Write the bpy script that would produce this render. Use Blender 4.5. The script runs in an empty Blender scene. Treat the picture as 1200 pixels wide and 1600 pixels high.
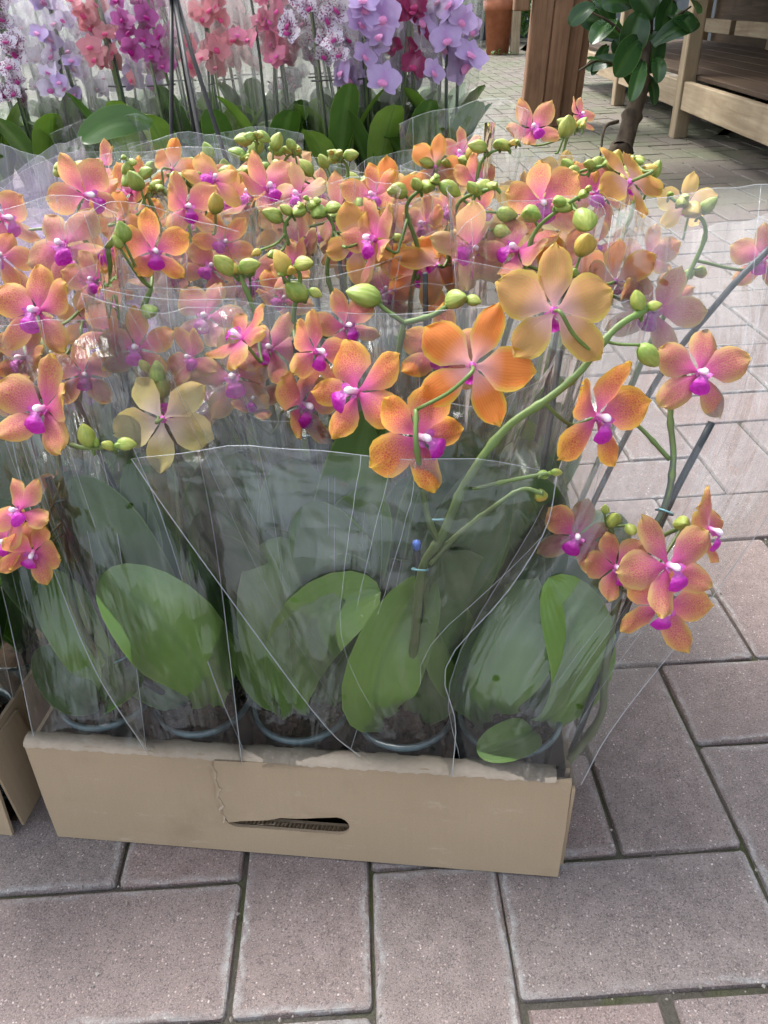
import bpy, bmesh, math, random
import numpy as np
from mathutils import Vector, Matrix, noise
sc = bpy.context.scene
COL = sc.collection
rnd = random.Random(7)

# ------------------------------------------------------------------ camera
FPX = 1178.45
TH, YA, RO = 0.595905570, -0.0171905524, -0.0495916587
CAM = np.array([0.11980566, -0.33530441, 0.56947605])
_c, _s = math.cos(YA), math.sin(YA)
_R0 = np.array([_c, _s, 0.]); _Y = np.array([-_s, _c, 0.]); _Z = np.array([0, 0, 1.])
FW = _Y*math.cos(TH) - _Z*math.sin(TH)
_D0 = -_Z*math.cos(TH) - _Y*math.sin(TH)
RT = math.cos(RO)*_R0 - math.sin(RO)*_D0
DN = math.sin(RO)*_R0 + math.cos(RO)*_D0
cam = bpy.data.cameras.new('camera')
cam_o = bpy.data.objects.new('camera', cam); COL.objects.link(cam_o)
m = Matrix.Identity(4)
for r in range(3):
    m[r][0] = RT[r]; m[r][1] = -DN[r]; m[r][2] = -FW[r]; m[r][3] = CAM[r]
cam_o.matrix_world = m
cam.sensor_fit = 'VERTICAL'; cam.sensor_height = 24.0; cam.lens = FPX/1600*24.0
cam.clip_start = 0.02; cam.clip_end = 200
sc.camera = cam_o

# ------------------------------------------------------------------ light
w = bpy.data.worlds.new('World'); sc.world = w; w.use_nodes = True
nt = w.node_tree
sky = nt.nodes.new('ShaderNodeTexSky'); sky.sky_type = 'NISHITA'; sky.sun_disc = False
SUN_EL, SUN_AZ = math.radians(58), math.radians(-35)     # azimuth clockwise from +Y
sky.sun_elevation = SUN_EL; sky.sun_rotation = SUN_AZ
sky.air_density = 1.0; sky.dust_density = 3.0; sky.ozone_density = 0.6
bg = nt.nodes['Background']; bg.inputs['Strength'].default_value = 0.135
hs = nt.nodes.new('ShaderNodeHueSaturation'); hs.inputs['Saturation'].default_value = .42     # thin white cloud
nt.links.new(sky.outputs[0], hs.inputs['Color']); nt.links.new(hs.outputs[0], bg.inputs['Color'])
sun = bpy.data.lights.new('sun', 'SUN'); sun.energy = 1.3; sun.angle = math.radians(25); sun.color = (1, .965, .92)
sun_o = bpy.data.objects.new('sun', sun); COL.objects.link(sun_o)
sd = Vector((math.sin(SUN_AZ)*math.cos(SUN_EL), math.cos(SUN_AZ)*math.cos(SUN_EL), math.sin(SUN_EL)))
sun_o.rotation_euler = sd.to_track_quat('Z', 'Y').to_euler()
sun_o.location = (0, 0, 5)
sc.view_settings.view_transform = 'Standard'; sc.view_settings.look = 'None'
sc.view_settings.exposure = 1.76; sc.view_settings.gamma = 1
sc.view_settings.use_curve_mapping = False
sc.cycles.use_denoising = True
sc.cycles.max_bounces = 5; sc.cycles.diffuse_bounces = 3; sc.cycles.glossy_bounces = 2
sc.cycles.use_adaptive_sampling = True; sc.cycles.adaptive_threshold = 0.03
sc.cycles.transmission_bounces = 4; sc.cycles.transparent_max_bounces = 40
sc.cycles.caustics_reflective = False; sc.cycles.caustics_refractive = False
sc.cycles.sample_clamp_indirect = 4

# ------------------------------------------------------------------ helpers
def W(u, v, d):                 # a point seen in the photograph at distance d
    return Vector(CAM + d*(FW + RT*(u-600)/FPX + DN*(v-800)/FPX))
def P2(p):
    q = np.array(p)-CAM; z = q@FW
    return 600+FPX*(q@RT)/z, 800+FPX*(q@DN)/z, z
vRT, vDN, vFW = Vector(RT), Vector(DN), Vector(FW)

class N:                        # tiny node-graph builder
    def __init__(s, name):
        s.m = bpy.data.materials.new(name); s.m.use_nodes = True
        s.t = s.m.node_tree; s.t.nodes.clear()
        s.out = s.t.nodes.new('ShaderNodeOutputMaterial')
    def n(s, typ, ins=None, **kw):
        x = s.t.nodes.new('ShaderNode'+typ)
        for k, v in kw.items(): setattr(x, k, v)
        for k, v in (ins or {}).items():
            i = x.inputs[k]
            if isinstance(v, bpy.types.NodeSocket): s.t.links.new(v, i)
            elif isinstance(v, bpy.types.Node): s.t.links.new(v.outputs[0], i)
            else:
                if hasattr(i.default_value, '__len__') and not hasattr(v, '__len__'): v = (v, v, v)
                if hasattr(i.default_value, '__len__') and len(i.default_value) == 4 and len(v) == 3: v = (*v, 1)
                i.default_value = v
        return x
    def math(s, op, a, b=0.0, c=None, clamp=False):
        x = s.t.nodes.new('ShaderNodeMath'); x.operation = op; x.use_clamp = clamp
        for i, v in enumerate((a, b) if c is None else (a, b, c)):
            if isinstance(v, (bpy.types.NodeSocket,)): s.t.links.new(v, x.inputs[i])
            elif isinstance(v, bpy.types.Node): s.t.links.new(v.outputs[0], x.inputs[i])
            else: x.inputs[i].default_value = v
        return x.outputs[0]
    def mix(s, f, a, b, mode='MIX'):
        x = s.t.nodes.new('ShaderNodeMix'); x.data_type = 'RGBA'; x.blend_type = mode
        for i, v in ((0, f), (6, a), (7, b)):
            if isinstance(v, bpy.types.Node): v = v.outputs[0]
            if isinstance(v, bpy.types.NodeSocket): s.t.links.new(v, x.inputs[i])
            else:
                if i > 0 and len(v) == 3: v = (*v, 1)
                x.inputs[i].default_value = v
        return x.outputs[2]
    def ramp(s, f, stops, mode='LINEAR'):
        x = s.t.nodes.new('ShaderNodeValToRGB'); x.color_ramp.interpolation = mode
        e = x.color_ramp.elements
        while len(e) < len(stops): e.new(.5)
        for i, (p, c) in enumerate(stops):
            e[i].position = p; e[i].color = (c, c, c, 1) if not hasattr(c, '__len__') else (*c, 1)
        s.t.links.new(f.outputs[0] if isinstance(f, bpy.types.Node) else f, x.inputs[0])
        return x.outputs[0]
    def noise(s, vec, scale, detail=3, rough=.55, dist=0):
        return s.n('TexNoise', {'Vector': vec, 'Scale': scale, 'Detail': detail, 'Roughness': rough, 'Distortion': dist}).outputs[0]
    def scaled(s, vec, sx, sy, sz):
        return s.n('Mapping', {'Vector': vec, 'Scale': (sx, sy, sz)}).outputs[0]
    def bump(s, h, strength, dist):
        return s.n('Bump', {'Height': h, 'Strength': strength, 'Distance': dist}).outputs[0]
    def done(s, shader):
        s.t.links.new(shader.outputs[0], s.out.inputs[0]); return s.m

def pbr(g, col, rough=.6, spec=.3, normal=None, **kw):
    ins = {'Base Color': col, 'Roughness': rough, 'Specular IOR Level': spec}
    if normal is not None: ins['Normal'] = normal
    ins.update(kw)
    return g.n('BsdfPrincipled', ins)

def m_simple(name, c1, c2, scale=20, rough=.6, spec=.3, bump=.3, bd=.002, stretch=(1, 1, 1)):
    g = N(name); p = g.n('TexCoord').outputs['Object']
    n = g.noise(g.scaled(p, *stretch), scale, 5)
    return g.done(pbr(g, g.mix(g.ramp(n, [(.3, 0), (.7, 1)]), c1, c2), rough, spec, g.bump(n, bump, bd)))

# ---- stone
def m_paver():
    g = N('paver_stone')
    pos = g.n('NewGeometry').outputs['Position']; tc = g.n('TexCoord').outputs['Object']
    rn = g.n('ObjectInfo').outputs['Random']
    tint = g.noise(pos, 4.2, 3); fine = g.noise(pos, 620, 3, .7); mid = g.noise(pos, 60, 4)
    base = g.mix(g.ramp(mid, [(.3, 0), (.72, 1)]), (.145, .118, .108), (.245, .204, .188))
    base = g.mix(g.math('MULTIPLY', g.ramp(g.math('FRACT', g.math('MULTIPLY', rn, 7.3)), [(0, 0), (1, 1)]), .55), base, g.mix(mid, (.19, .118, .105), (.26, .17, .15)))
    base = g.mix(g.math('MULTIPLY', rn, .35), base, (.13, .125, .125))
    dark = g.ramp(fine, [(.36, 1), (.5, 0)])
    base = g.mix(g.math('MULTIPLY', dark, .75), base, (.06, .05, .05))
    base = g.mix(g.math('MULTIPLY', g.ramp(g.noise(pos, 1100, 2, .6), [(.52, 0), (.7, 1)]), .55), base, (.42, .36, .34))
    vor = g.n('TexVoronoi', {'Vector': g.n('VectorMath', {0: pos, 1: g.n('VectorMath', {0: g.n('TexNoise', {'Vector': pos, 'Scale': 90.0}).outputs[1], 1: (.006, .006, .006)}, operation='MULTIPLY').outputs[0]}).outputs[0], 'Scale': 420, 'Randomness': 1.0})
    sel = g.n('SeparateColor', {'Color': vor.outputs['Color']})
    chip = g.math('MULTIPLY', g.ramp(vor.outputs['Distance'], [(.22, 1), (.36, 0)]), g.math('MULTIPLY', g.ramp(sel.outputs[0], [(.72, 0), (.95, 1)]), g.ramp(mid, [(.3, .35), (.6, 1)])))
    base = g.mix(g.math('MULTIPLY', chip, .9), base, g.mix(sel.outputs[1], (.62, .56, .52), (.4, .26, .22)))
    # worn pale rim
    sp = g.n('SeparateXYZ', {'Vector': tc})
    ex = g.math('SUBTRACT', .0975, g.math('ABSOLUTE', sp.outputs[0])); ey = g.math('SUBTRACT', .0475, g.math('ABSOLUTE', sp.outputs[1]))
    e = g.math('MINIMUM', ex, ey)
    wob = g.math('MULTIPLY', g.math('SUBTRACT', g.noise(pos, 38, 4), .5), .016)
    rim = g.ramp(g.math('MULTIPLY', g.math('ADD', e, wob), 100), [(.0, .0), (.08, .9), (.25, .7), (.62, 0)])
    rimsel = g.math('MULTIPLY', g.ramp(g.noise(pos, 7, 2), [(.42, .12), (.6, 1)]), g.ramp(g.noise(pos, 130, 4, .7), [(.36, .15), (.62, 1)]))
    base = g.mix(g.math('MULTIPLY', g.math('MULTIPLY', rim, rimsel), .6), base, (.42, .45, .44))
    # colour drifts to a darker beige with distance, with patches of moss
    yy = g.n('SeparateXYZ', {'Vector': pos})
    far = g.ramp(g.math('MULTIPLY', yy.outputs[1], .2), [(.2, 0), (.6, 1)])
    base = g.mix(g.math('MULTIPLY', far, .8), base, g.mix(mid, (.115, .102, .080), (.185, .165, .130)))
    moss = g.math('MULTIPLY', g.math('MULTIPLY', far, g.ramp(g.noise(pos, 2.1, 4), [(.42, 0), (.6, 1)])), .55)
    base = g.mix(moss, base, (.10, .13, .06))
    h = g.math('ADD', g.math('MULTIPLY', fine, 1.0), g.math('MULTIPLY', chip, .35))
    h = g.math('ADD', h, g.math('MULTIPLY', mid, 1.5))
    return g.done(pbr(g, base, .72, .35, g.bump(h, .55, .0012)))
def m_joint():
    g = N('joint_sand'); pos = g.n('NewGeometry').outputs['Position']
    n = g.noise(pos, 14, 5); f = g.noise(pos, 500, 3, .7)
    c = g.mix(g.ramp(n, [(.48, 0), (.68, 1)]), g.mix(f, (.03, .028, .022), (.14, .13, .11)), g.mix(f, (.035, .045, .015), (.10, .115, .05)))
    return g.done(pbr(g, c, .95, .1, g.bump(f, .9, .002)))
# ---- cardboard
def m_card():
    g = N('cardboard'); tc = g.n('TexCoord').outputs['Object']
    a = g.noise(g.scaled(tc, 2, 2, 400), 3, 3); b = g.noise(tc, 9, 4); f = g.noise(tc, 900, 2, .7)
    flute = g.n('TexWave', {'Vector': tc, 'Scale': 46.0, 'Distortion': .6, 'Detail': 1.0}, bands_direction='X').outputs[1]
    c = g.mix(b, (.335, .255, .165), (.43, .335, .225))
    sc2 = g.ramp(g.noise(g.scaled(tc, 1, 1, 3), 26, 5, .7), [(.60, 0), (.68, .5)])
    c = g.mix(sc2, c, (.50, .41, .31))
    c = g.mix(g.ramp(g.noise(tc, 14, 5, .6), [(.55, 0), (.75, .45)]), c, (.24, .175, .11))
    c = g.mix(g.math('MULTIPLY', a, .25), c, (.28, .21, .14))
    c = g.mix(g.math('MULTIPLY', g.ramp(f, [(.4, 1), (.55, 0)]), .18), c, (.2, .14, .09))
    h = g.math('ADD', g.math('MULTIPLY', flute, .25), g.math('ADD', g.math('MULTIPLY', f, .3), g.math('MULTIPLY', b, 1.5)))
    return g.done(pbr(g, c, .82, .2, g.bump(h, .22, .0012)))
def m_cardtop():
    g = N('cardboard_torn_edge'); tc = g.n('TexCoord').outputs['Object']
    b = g.noise(tc, 120, 5); f = g.noise(tc, 700, 2, .7)
    c = g.mix(b, (.33, .27, .20), (.46, .39, .31))
    return g.done(pbr(g, c, .9, .12, g.bump(g.math('ADD', b, g.math('MULTIPLY', f, .4)), .5, .002)))
# ---- film
def m_film(name, tint, haze, streak, fres, white=(.86, .87, .88), low=.10):
    g = N(name); uv = g.n('UVMap').outputs[0]; pos = g.n('NewGeometry').outputs['Position']
    s1 = g.noise(g.scaled(uv, 15, 1.4, 1), 1.0, 1.5, .6, .0)
    s2 = g.noise(g.scaled(uv, 4, 2.4, 1), 1.0, 2, .6, .0)
    crease = g.ramp(s1, [(.5, 0), (.62, .25), (.74, 1)])
    blot = g.ramp(s2, [(.42, 0), (.66, 1)])
    hz = g.math('ADD', haze, g.math('MULTIPLY', g.math('MULTIPLY', crease, g.math('ADD', .25, blot)), streak), None, True)  # white streaks painted into the haze stand in for highlights on creases
    h = g.math('ADD', g.math('MULTIPLY', s1, 1.0), g.math('MULTIPLY', s2, 2.5))
    z = g.n('SeparateXYZ', {'Vector': pos}).outputs[2]
    hz = g.math('MULTIPLY', hz, g.ramp(z, [(.12, low), (.36, 1)]))      # haze painted into the film, thinned towards the bottom
    fac = g.n('TexVoronoi', {'Vector': g.scaled(uv, 9, 7, 1), 'Scale': 1.0}).outputs[0]
    h = g.math('ADD', h, g.math('MULTIPLY', fac, .9))
    nrm = g.bump(h, .28, .008)
    tr = g.n('BsdfTransparent', {'Color': tint})
    df = g.n('BsdfDiffuse', {'Color': white}); tl = g.n('BsdfTranslucent', {'Color': white})
    d2 = g.n('MixShader', {0: .5, 1: df, 2: tl})
    a = g.n('MixShader', {0: hz, 1: tr, 2: d2})
    gl = g.n('BsdfGlossy', {'Color': (1, 1, 1), 'Roughness': .07, 'Normal': nrm})
    fr = g.n('Fresnel', {'IOR': 1.45, 'Normal': nrm}).outputs[0]
    b = g.n('MixShader', {0: g.math('MULTIPLY', fr, g.math('MULTIPLY', fres, g.ramp(z, [(.1, .75), (.34, 1)])), None, True), 1: a, 2: gl})
    # punched air holes
    sp = g.n('SeparateXYZ', {'Vector': uv})
    fu = g.math('SUBTRACT', g.math('FRACT', g.math('MULTIPLY', sp.outputs[0], 2.0)), .5)
    fv = g.math('SUBTRACT', g.math('FRACT', g.math('MULTIPLY', sp.outputs[1], 3.2)), .5)
    r = g.math('SQRT', g.math('ADD', g.math('POWER', g.math('MULTIPLY', fu, .5), 2), g.math('POWER', g.math('MULTIPLY', fv, .72), 2)))
    hole = g.math('LESS_THAN', r, .021)
    o = g.n('MixShader', {0: hole, 1: b, 2: g.n('BsdfTransparent', {'Color': (1, 1, 1)})})
    return g.done(o)
def m_backfilm():
    g = N('background_sleeve_film'); uv = g.n('UVMap').outputs[0]
    s1 = g.noise(g.scaled(uv, 14, 1.2, 1), 1.0, 1)
    hz = g.math('MULTIPLY', g.ramp(s1, [(.45, .25), (.7, 1)]), .2)
    a = g.n('MixShader', {0: hz, 1: g.n('BsdfTransparent', {'Color': (.985, .99, .985)}), 2: g.n('BsdfTranslucent', {'Color': (.86, .87, .88)})})
    return g.done(g.n('MixShader', {0: g.n('Fresnel', {'IOR': 1.38}).outputs[0], 1: a, 2: g.n('BsdfGlossy', {'Color': (1, 1, 1), 'Roughness': .18})}))
def m_seam():
    g = N('film_seam')
    tr = g.n('BsdfTransparent', {'Color': (.95, .97, .97)})
    df = pbr(g, (.8, .83, .85), .15, .8)
    return g.done(g.n('MixShader', {0: .34, 1: tr, 2: df}))
def m_clear():
    g = N('clear_pot_plastic')
    tr = g.n('BsdfTransparent', {'Color': (.72, .80, .82)})
    gl = g.n('BsdfGlossy', {'Color': (1, 1, 1), 'Roughness': .12})
    df = g.n('BsdfDiffuse', {'Color': (.25, .34, .37)})
    lw = g.n('LayerWeight', {'Blend': .35}).outputs['Facing']
    a = g.n('MixShader', {0: g.math('ADD', .12, g.math('MULTIPLY', lw, .45)), 1: tr, 2: df})
    return g.done(g.n('MixShader', {0: g.n('Fresnel', {'IOR': 1.5}).outputs[0], 1: a, 2: gl}))
# ---- orchids
def m_petal():
    g = N('orchid_petal')
    uv = g.n('SeparateXYZ', {'Vector': g.n('UVMap').outputs[0]}); t, v = uv.outputs[0], uv.outputs[1]
    tone = g.n('Attribute', attribute_type='OBJECT', attribute_name='tone').outputs['Fac']
    pink = g.n('Attribute', attribute_type='OBJECT', attribute_name='pink').outputs['Fac']
    oc = g.n('TexCoord').outputs['Object']
    s = g.math('ABSOLUTE', g.math('SUBTRACT', g.math('MULTIPLY', v, 2), 1))
    e = g.math('MINIMUM', g.math('SUBTRACT', 1, s), g.math('MULTIPLY', g.math('SUBTRACT', 1, t), 2.4))
    vor = g.n('TexVoronoi', {'Vector': oc, 'Scale': 44.0}, feature='DISTANCE_TO_EDGE').outputs[0]
    net = g.ramp(vor, [(.04, 0), (.17, 1)])
    big = g.noise(oc, 6, 3)
    red = g.mix(tone, (.54, .13, .16), (.64, .095, .04))
    red = g.mix(g.math('MULTIPLY', pink, .6), red, (.66, .14, .22))
    yel = g.mix(tone, (.62, .46, .18), (.84, .50, .05))
    ed = g.ramp(g.math('ADD', e, g.math('MULTIPLY', g.math('SUBTRACT', big, .5), .25)), [(.0, .0), (.10, .12), (.3, .66), (.7, 1)])
    # dotted red pigment over yellow ground
    f = g.math('MULTIPLY', ed, g.math('ADD', .40, g.math('MULTIPLY', net, .60)))
    front = g.mix(f, yel, red)
    vein = g.n('TexWave', {'Vector': g.n('CombineXYZ', {0: g.math('MULTIPLY', v, 1.0), 1: g.math('MULTIPLY', t, .3)}).outputs[0], 'Scale': 4.2, 'Distortion': 2.2, 'Detail': 2.0}, bands_direction='X').outputs[1]
    front = g.mix(g.math('MULTIPLY', g.math('MULTIPLY', vein, ed), .13), front, (.5, .06, .12))
    pale = g.math('MAXIMUM', 0, g.math('MULTIPLY', pink, -1.0))
    front = g.mix(g.math('MULTIPLY', pale, .75), front, (.80, .68, .32))
    core = g.ramp(g.math('ADD', t, g.math('MULTIPLY', g.math('SUBTRACT', vein, .5), .12)), [(.0, 1), (.18, .80), (.4, .30), (.66, 0)])
    front = g.mix(core, front, (.70, .085, .40))
    back = g.mix(g.ramp(vein, [(.1, .0), (1, .85)]), g.mix(tone, (.40, .27, .06), (.72, .24, .03)), g.mix(tone, (.46, .20, .09), (.70, .17, .03)))
    back = g.mix(g.ramp(e, [(0, .85), (.3, 0)]), back, (.56, .46, .05))
    back = g.mix(g.ramp(t, [(.0, .95), (.16, .6), (.5, 0)]), back, (.80, .48, .58))
    back = g.mix(g.math('MULTIPLY', pale, .8), back, g.mix(g.ramp(t, [(.1, 0), (.6, 1)]), (.86, .70, .62), (.84, .74, .30)))
    bf = g.n('NewGeometry').outputs['Backfacing']
    col = g.mix(bf, front, back)
    bmp = g.bump(g.math('ADD', g.math('MULTIPLY', net, .25), g.math('MULTIPLY', vein, .08)), .25, .012)
    p = pbr(g, col, .5, .3, bmp)
    tl = g.n('BsdfTranslucent', {'Color': g.mix(.3, col, (.9, .42, .28))})
    return g.done(g.n('MixShader', {0: .44, 1: p, 2: tl}))
def m_lip():
    g = N('orchid_lip'); uv = g.n('SeparateXYZ', {'Vector': g.n('UVMap').outputs[0]})
    oc = g.n('TexCoord').outputs['Object']; n = g.noise(oc, 18, 3)
    c = g.mix(g.ramp(uv.outputs[0], [(.0, 0), (.3, .6), (.6, 1)]), (.72, .35, .66), g.mix(n, (.40, .006, .32), (.66, .03, .52)))
    p = pbr(g, c, .4, .4, g.bump(n, .3, .02))
    return g.done(g.n('MixShader', {0: .25, 1: p, 2: g.n('BsdfTranslucent', {'Color': c})}))
def m_column():
    g = N('orchid_column'); z = g.n('SeparateXYZ', {'Vector': g.n('TexCoord').outputs['Object']})
    c = g.mix(g.ramp(z.outputs[2], [(.02, 0), (.1, 1)]), (.68, .12, .5), (.88, .78, .87))
    return g.done(pbr(g, c, .35, .4, **{'Subsurface Weight': .15, 'Subsurface Scale': .003}))
def m_leaf(name, c1, c2, back, glow=.5):
    g = N(name); uv = g.n('SeparateXYZ', {'Vector': g.n('UVMap').outputs[0]}); oc = g.n('NewGeometry').outputs['Position']
    n = g.noise(oc, 22, 4); n2 = g.noise(oc, 5, 3)
    s = g.math('ABSOLUTE', g.math('SUBTRACT', uv.outputs[1], .5))
    c = g.mix(g.ramp(g.math('ADD', g.math('MULTIPLY', n, .4), g.math('MULTIPLY', n2, .6)), [(.35, 0), (.65, 1)]), c1, c2)
    mid = g.ramp(s, [(0, 1), (.02, .8), (.05, 0)])
    c = g.mix(g.math('MULTIPLY', mid, .55), c, (.03, .10, .015))
    c = g.mix(g.math('MULTIPLY', g.ramp(s, [(.05, .8), (.14, 0)]), .3), c, (.20, .34, .10))
    c = g.mix(g.ramp(s, [(.47, 0), (.5, .7)]), c, (.22, .38, .08))
    spots = g.ramp(g.noise(oc, 240, 2), [(.70, 0), (.76, 1)])
    c = g.mix(g.math('MULTIPLY', spots, .3), c, (.2, .28, .12))
    vein = g.n('TexWave', {'Vector': g.n('CombineXYZ', {0: uv.outputs[1]}).outputs[0], 'Scale': 3.0, 'Distortion': .5}, bands_direction='X').outputs[1]
    c = g.mix(g.n('NewGeometry').outputs['Backfacing'], c, g.mix(n, back, c))
    b = g.bump(g.math('ADD', g.math('MULTIPLY', vein, .06), g.math('MULTIPLY', n, 1.0)), .3, .003)
    p = pbr(g, g.mix(g.math('MULTIPLY', vein, .04), c, (.03, .09, .012)), .27, .5, b)
    return g.done(g.n('MixShader', {0: .2, 1: p, 2: g.n('BsdfTranslucent', {'Color': g.mix(glow, c, (.22, .45, .03))})}))
def m_stem():
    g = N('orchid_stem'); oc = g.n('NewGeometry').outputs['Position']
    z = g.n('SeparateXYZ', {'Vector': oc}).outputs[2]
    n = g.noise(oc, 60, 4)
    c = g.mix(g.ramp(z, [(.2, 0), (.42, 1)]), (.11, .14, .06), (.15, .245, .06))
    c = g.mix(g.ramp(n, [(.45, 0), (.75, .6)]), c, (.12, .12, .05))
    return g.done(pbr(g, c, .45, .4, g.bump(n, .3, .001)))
def m_bud():
    g = N('orchid_bud'); oc = g.n('TexCoord').outputs['Object']; sp = g.n('SeparateXYZ', {'Vector': oc})
    tone = g.n('Attribute', attribute_type='OBJECT', attribute_name='tone').outputs['Fac']
    n = g.noise(g.scaled(oc, 5, 5, 1.2), 1.5, 4)
    ang = g.math('ARCTAN2', sp.outputs[1], sp.outputs[0])
    st = g.math('ADD', g.math('MULTIPLY', g.math('SINE', g.math('MULTIPLY', ang, 15)), .5), .5)
    c = g.mix(g.ramp(n, [(.35, 0), (.7, 1)]), (.17, .31, .05), (.36, .44, .11))
    c = g.mix(g.math('MULTIPLY', st, .12), c, (.30, .20, .05))
    c = g.mix(g.math('MULTIPLY', tone, .8), c, (.62, .30, .05))
    c = g.mix(g.ramp(sp.outputs[2], [(.15, .7), (.5, 0)]), c, (.18, .30, .05))
    return g.done(pbr(g, c, .42, .4, g.bump(st, .08, .02), **{'Subsurface Weight': .1, 'Subsurface Scale': .004}))
def m_bark():
    g = N('bark_mix'); oc = g.n('NewGeometry').outputs['Position']; n = g.noise(oc, 90, 5)
    return g.done(pbr(g, g.mix(g.ramp(n, [(.35, 0), (.7, 1)]), (.010, .008, .006), (.075, .045, .025)), .9, .2, g.bump(n, .8, .004)))
def m_wood(name, c1, c2, axis=(14, 14, .8)):
    g = N(name); oc = g.n('TexCoord').outputs['Object']; rn = g.n('ObjectInfo').outputs['Random']
    v = g.n('VectorMath', {0: oc, 1: g.n('CombineXYZ', {0: g.math('MULTIPLY', rn, 9), 1: g.math('MULTIPLY', rn, 5)}).outputs[0]}).outputs[0]
    n = g.noise(g.scaled(v, *axis), 3, 6, .65, .8); b = g.noise(v, 7, 3)
    c = g.mix(g.ramp(n, [(.3, 0), (.7, 1)]), c1, c2)
    c = g.mix(g.math('MULTIPLY', g.ramp(b, [(.5, 0), (.75, 1)]), .35), c, tuple(x*.5 for x in c1))
    return g.done(pbr(g, c, .7, .25, g.bump(n, .4, .003)))
def m_bgpetal(name, c1, c2, core, spot=0):
    g = N(name); uv = g.n('SeparateXYZ', {'Vector': g.n('UVMap').outputs[0]}); oc = g.n('TexCoord').outputs['Object']
    n = g.noise(oc, 7, 4)
    c = g.mix(n, c1, c2)
    c = g.mix(g.ramp(uv.outputs[0], [(.0, .8), (.4, 0)]), c, core)
    if spot: c = g.mix(g.math('MULTIPLY', g.ramp(g.noise(oc, 14, 2), [(.52, 0), (.6, 1)]), spot), c, core)
    p = pbr(g, c, .5, .3)
    return g.done(g.n('MixShader', {0: .35, 1: p, 2: g.n('BsdfTranslucent', {'Color': c})}))

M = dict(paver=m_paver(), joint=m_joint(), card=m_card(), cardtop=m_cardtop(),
    film=m_film('sleeve_film', (.985, .992, .986), .028, .19, 1.15), hazy_film=m_film('hazy_sleeve_film', (.985, .992, .986), .032, .16, 1.0, low=.2), flared_film=m_film('flared_sleeve_film', (.982, .989, .985), .085, .30, 1.5, low=.5), lilac_film=m_film('lilac_sleeve_film', (.95, .91, .97), .10, .22, 1.2, (.80, .72, .88)), back_film=m_backfilm(),
    seam=m_seam(), clear=m_clear(), petal=m_petal(), lip=m_lip(), column=m_column(),
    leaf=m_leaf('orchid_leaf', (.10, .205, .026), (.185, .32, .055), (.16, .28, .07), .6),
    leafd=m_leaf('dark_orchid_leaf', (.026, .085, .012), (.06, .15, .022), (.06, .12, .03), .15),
    stem=m_stem(), bud=m_bud(), bark=m_bark(),
    stake=m_simple('stake_plastic', (.022, .03, .034), (.05, .058, .06), 60, .45, .4, .2, .0005),
    stakeg=m_simple('green_stake', (.02, .045, .03), (.035, .07, .04), 60, .45, .4, .2, .0005),
    clip=m_simple('clip_plastic', (.16, .36, .42), (.24, .46, .50), 60, .3, .5, .1, .0005),
    blue=m_simple('blue_cap', (.08, .16, .55), (.12, .22, .7), 60, .3, .5, .1, .0005),
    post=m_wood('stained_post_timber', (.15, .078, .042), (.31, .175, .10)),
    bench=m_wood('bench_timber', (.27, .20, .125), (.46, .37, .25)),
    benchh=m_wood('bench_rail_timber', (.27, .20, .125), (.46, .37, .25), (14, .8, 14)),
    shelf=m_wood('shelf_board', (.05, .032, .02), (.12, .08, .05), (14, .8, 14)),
    terra=m_simple('terracotta', (.34, .115, .06), (.46, .18, .10), 12, .8, .2, .2, .002),
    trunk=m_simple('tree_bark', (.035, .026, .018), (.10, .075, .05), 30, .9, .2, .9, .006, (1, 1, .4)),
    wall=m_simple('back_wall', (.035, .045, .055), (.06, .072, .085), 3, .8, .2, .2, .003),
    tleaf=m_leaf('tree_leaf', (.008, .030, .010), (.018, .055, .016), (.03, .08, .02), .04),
    bush=m_leaf('bush_leaf', (.05, .14, .03), (.13, .28, .06), (.1, .2, .05)),
    tie=m_simple('black_tie', (.015, .015, .015), (.03, .03, .03), 50, .5))

def mesh(name, verts, faces, mat, uvs=None, smooth=True):
    me = bpy.data.meshes.new(name)
    me.from_pydata([tuple(v) for v in verts], [], faces)
    if smooth: me.polygons.foreach_set('use_smooth', [True]*len(me.polygons))
    if uvs is not None:
        ul = me.uv_layers.new(name='UVMap')
        idx = np.empty(len(me.loops), 'i'); me.loops.foreach_get('vertex_index', idx)
        ul.data.foreach_set('uv', np.array(uvs, 'f')[idx].ravel())
    for x in (mat if isinstance(mat, (list, tuple)) else [mat]): me.materials.append(x)
    me.update()
    return me
def ob(name, data, parent=None, loc=None, mat4=None, **props):
    o = bpy.data.objects.new(name, data); COL.objects.link(o)
    if parent is not None: o.parent = parent
    if mat4 is not None: o.matrix_basis = mat4
    elif loc is not None: o.location = loc
    for k, v in props.items(): o[k] = v
    return o
def thing(name, label, cat, loc=(0, 0, 0), group=None, rz=0):
    o = ob(name, None, None, loc); o.rotation_euler = (0, 0, rz); o.empty_display_size = .02
    o['label'] = label; o['category'] = cat
    if group: o['group'] = group
    return o
def grid(nu, nv, f, off=0):
    vs, fs, uv = [], [], []
    for i in range(nu+1):
        for j in range(nv+1):
            p, q = f(i/nu, j/nv); vs.append(p); uv.append(q)
    for i in range(nu):
        for j in range(nv):
            a = off+i*(nv+1)+j; fs.append((a, a+nv+1, a+nv+2, a+1))
    return vs, fs, uv
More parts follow.
